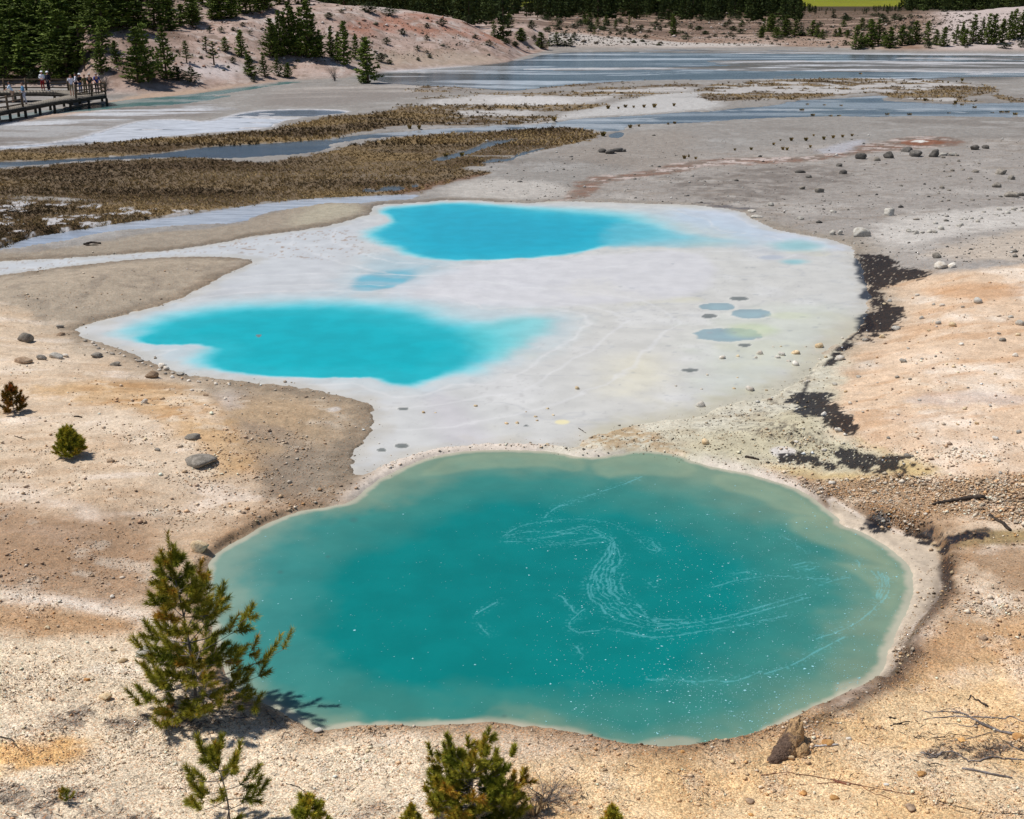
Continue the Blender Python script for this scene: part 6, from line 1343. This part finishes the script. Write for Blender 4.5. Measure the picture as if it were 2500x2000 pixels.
def make_person(u, v, facing, label, top, legs, hat=None, hair='dark', arms='down', lean=0.0, h=1.0, shorts=False, long_coat=False, stride=.0, pack=None, group=None):
    x, y = (float(a) for a in unproj(u, v, DZ + .02))
    root = empty('person', (x, y, DZ + .02), facing); root.scale = (h, h, h); tag(root, label, 'person', group)
    ly = -lean                                        # forward is -Y
    J = {'pel': (0, 0, .96), 'bel': (0, ly * .35, 1.12), 'che': (0, ly * .8, 1.32), 'nek': (0, ly, 1.48), 'jaw': (0, ly * 1.05 - .015, 1.565), 'hd': (0, ly * 1.08 - .005, 1.645), 'top': (0, ly * 1.05 + .005, 1.72), 'nos': (0, ly * 1.05 - .108, 1.61)}
    for s, n in ((-1, 'L'), (1, 'R')):
        st = stride * s
        J['hip' + n] = (.085 * s, 0, .90); J['kne' + n] = (.095 * s, -.03 + st * .55, .50); J['ank' + n] = (.10 * s, .02 + st, .09); J['toe' + n] = (.115 * s, -.15 + st, .035)
        J['ear' + n] = (.082 * s, ly * 1.06, 1.62)
        J['sho' + n] = (.175 * s, ly * .9, 1.42)
        if arms == 'down': e, w = (.235 * s, ly * .8 + .02, 1.14), (.25 * s, ly * .8 - .06, .90)
        elif arms == 'rail': e, w = (.24 * s, ly - .12, 1.18), (.20 * s, ly - .36, 1.06)
        elif arms == 'camera': e, w = ((.25 * s, ly - .12, 1.25), (.09 * s, ly - .24, 1.52))
        else: e, w = (.25 * s, ly - .03, 1.16), (.08 * s, ly - .20, 1.12)
        J['elb' + n] = e; J['wri' + n] = w
        d = Vector(w) - Vector(e); d.normalize(); dn = Vector((0, 0, -1)) if abs(d.z) < .8 else Vector((0, -1, 0))
        sid = d.cross(dn).normalized()
        pm = Vector(w) + d * .055; J['pal' + n] = tuple(pm)
        for f, (off, ln) in enumerate(((-.030, .068), (-.010, .080), (.011, .076), (.030, .058))):
            b = pm + sid * off + d * .035; J['f%da%s' % (f, n)] = tuple(b); J['f%db%s' % (f, n)] = tuple(b + d * ln * .5 + dn * .008); J['f%dc%s' % (f, n)] = tuple(b + d * ln * .9 + dn * .030)
        b = Vector(w) + d * .030 - sid * .034 * s; J['t0' + n] = tuple(b); J['t1' + n] = tuple(b + d * .032 - sid * .022 * s); J['t2' + n] = tuple(b + d * .060 - sid * .026 * s + dn * .014)
    names = list(J); ix = {k: i for i, k in enumerate(names)}
    E = [('pel', 'bel'), ('bel', 'che'), ('che', 'nek'), ('nek', 'jaw'), ('jaw', 'hd'), ('hd', 'top'), ('jaw', 'nos')]
    R = {'pel': (.15, .11), 'bel': (.14, .105), 'che': (.165, .115), 'nek': .056, 'jaw': .076, 'hd': .096, 'top': .06, 'nos': .014}
    for n in 'LR':
        E += [('pel', 'hip' + n), ('hip' + n, 'kne' + n), ('kne' + n, 'ank' + n), ('ank' + n, 'toe' + n), ('che', 'sho' + n), ('sho' + n, 'elb' + n), ('elb' + n, 'wri' + n), ('wri' + n, 'pal' + n), ('hd', 'ear' + n), ('wri' + n, 't0' + n), ('t0' + n, 't1' + n), ('t1' + n, 't2' + n)]
        R.update({'hip' + n: .088, 'kne' + n: .058, 'ank' + n: .040, 'toe' + n: .034, 'sho' + n: .062, 'elb' + n: .043, 'wri' + n: .030, 'pal' + n: (.036, .022), 'ear' + n: .014, 't0' + n: .012, 't1' + n: .010, 't2' + n: .008})
        for f in range(4):
            E += [('pal' + n, 'f%da%s' % (f, n)), ('f%da%s' % (f, n), 'f%db%s' % (f, n)), ('f%db%s' % (f, n), 'f%dc%s' % (f, n))]
            R.update({'f%da%s' % (f, n): .010, 'f%db%s' % (f, n): .009, 'f%dc%s' % (f, n): .0075})
    skin_obj('body', [J[k] for k in names], [(ix[a], ix[b]) for a, b in E], [R[k] for k in names], SKIN_M, root, 0, 1)
    def garment(name, keys, edges, grow, mat, sc={}):
        ii = {k: i for i, k in enumerate(keys)}
        def gr(k):
            r = sc.get(k, R.get(k, .05)); return tuple(q + grow for q in r) if isinstance(r, tuple) else r + grow
        return skin_obj(name, [J[k] for k in keys], [(ii[a], ii[b]) for a, b in edges], [gr(k) for k in keys], mat, root, 0, 1)
    J['hem'] = (0, ly * .05, .90 if not long_coat else .62); J['col'] = lerp(J['che'], J['nek'], .85)
    R['hem'] = (.155, .12) if not long_coat else (.185, .16); R['col'] = .062
    for n in 'LR': J['cuf' + n] = lerp(J['elb' + n], J['wri' + n], .85 if arms != 'rail' else .1); R['cuf' + n] = .036
    k = ['bel', 'hem', 'che', 'col'] + [a + n for n in 'LR' for a in ('sho', 'elb', 'cuf')]
    garment('jacket', k, [('bel', 'hem'), ('bel', 'che'), ('che', 'col')] + [e for n in 'LR' for e in (('che', 'sho' + n), ('sho' + n, 'elb' + n), ('elb' + n, 'cuf' + n))], .016, cloth(top))
    for n in 'LR': J['low' + n] = lerp(J['kne' + n], J['ank' + n], .05 if shorts else .92); R['low' + n] = .058 if shorts else .046
    k = ['pel'] + [a + n for n in 'LR' for a in ('hip', 'kne', 'low')]
    garment('trousers', k, [e for n in 'LR' for e in (('pel', 'hip' + n), ('hip' + n, 'kne' + n), ('kne' + n, 'low' + n))], .013, cloth(legs))
    for n in 'LR': 
        J['she' + n] = (J['ank' + n][0], J['ank' + n][1] + .04, .045); J['shm' + n] = lerp(J['ank' + n], J['toe' + n], .4); R['shm' + n] = .042; R['she' + n] = .038; R['sht' + n] = .034; J['sht' + n] = J['toe' + n]
        garment('shoe', ['shm' + n, 'she' + n, 'sht' + n], [('shm' + n, 'she' + n), ('shm' + n, 'sht' + n)], .006, cloth((226, 226, 226) if long_coat else (70, 66, 64)))
    V, Fc = ICO[3]; hv = V * np.array([.103, .112, .118]) + np.array([0, ly * 1.07 + .012, 1.655]); cut = (V[:, 2] > .05) | ((V[:, 1] > .15) & (V[:, 2] > -.75)); fs = Fc[np.all(cut[Fc], 1)]
    link('hair', np_mesh('hair', hv, fs, 3, True), HAIRS[hair], root)
    if hat:
        hv = V * np.array([.118, .128, .105]) + np.array([0, ly * 1.07 + .004, 1.695]); hv[:, 1] -= np.where((np.abs(V[:, 2]) < .18) & (V[:, 1] < -.3), .075, 0); cut = V[:, 2] > -.14
        link('hat', np_mesh('hat', hv, Fc[np.all(cut[Fc], 1)], 3, True), cloth(hat), root)
    if pack:
        V4 = V * np.array([.15, .085, .22]); V4 = np.sign(V4) * np.abs(V4); link('backpack', np_mesh('backpack', V4 + np.array([0, ly * .7 + .19, 1.26]), Fc, 3, True), cloth(pack), root)
    return root
G = 'visitors on the boardwalk'
make_person(33, 251.5, -1.4, 'person in a white and pale blue jacket leaning over at the far left', (206, 220, 234), (196, 160, 136), hair='dark', arms='rail', lean=.16, group=G)
make_person(61, 254.5, -1.0, 'person in a blue top and pale grey trousers walking on the near walkway', (86, 134, 168), (176, 176, 190), hair='brown', arms='front', stride=.12, lean=.05, group=G)
make_person(106, 221.8, .15, 'person in a white jacket, white cap and red trousers by the back rail', (232, 232, 238), (150, 30, 36), hat=(236, 236, 240), arms='front', group=G)
make_person(120, 222.5, -.35, 'person in a long navy coat and white cap beside the one in red trousers', (24, 26, 44), (24, 26, 44), hat=(240, 240, 240), arms='down', long_coat=True, group=G)
make_person(177, 235.0, .25, 'person in a white shirt and khaki shorts holding a camera to the face', (226, 224, 236), (152, 136, 108), arms='camera', hair='brown', shorts=True, pack=(40, 36, 70), h=1.05, group=G)
make_person(188, 228.5, -1.2, 'person in a white top and dark trousers behind the one with the camera', (236, 234, 244), (34, 36, 60), hair='dark', arms='front', h=1.02, group=G)
make_person(198, 228.8, .9, 'person in a black top, white cap and blue jeans at the boardwalk end', (28, 28, 32), (70, 100, 150), hat=(238, 238, 240), arms='front', group=G)
make_person(210, 231.5, .5, 'person in an olive shirt next to the one in blue jeans', (112, 98, 62), (104, 92, 66), hair='brown', arms='down', h=1.0, group=G)
make_person(222, 231.2, .35, 'person in a dark grey shirt leaning on the end rail', (52, 56, 58), (34, 36, 42), hair='grey', arms='rail', lean=.14, h=1.03, group=G)
make_person(238, 229.5, .5, 'person in a bright blue shirt leaning on the end rail', (36, 62, 140), (40, 44, 56), hair='grey', arms='rail', lean=.16, h=1.04, group=G)
make_person(-4, 262.0, -1.2, 'person in dark clothes cut off by the left edge of the picture', (40, 42, 48), (30, 30, 36), hair='dark', arms='down', group=G)
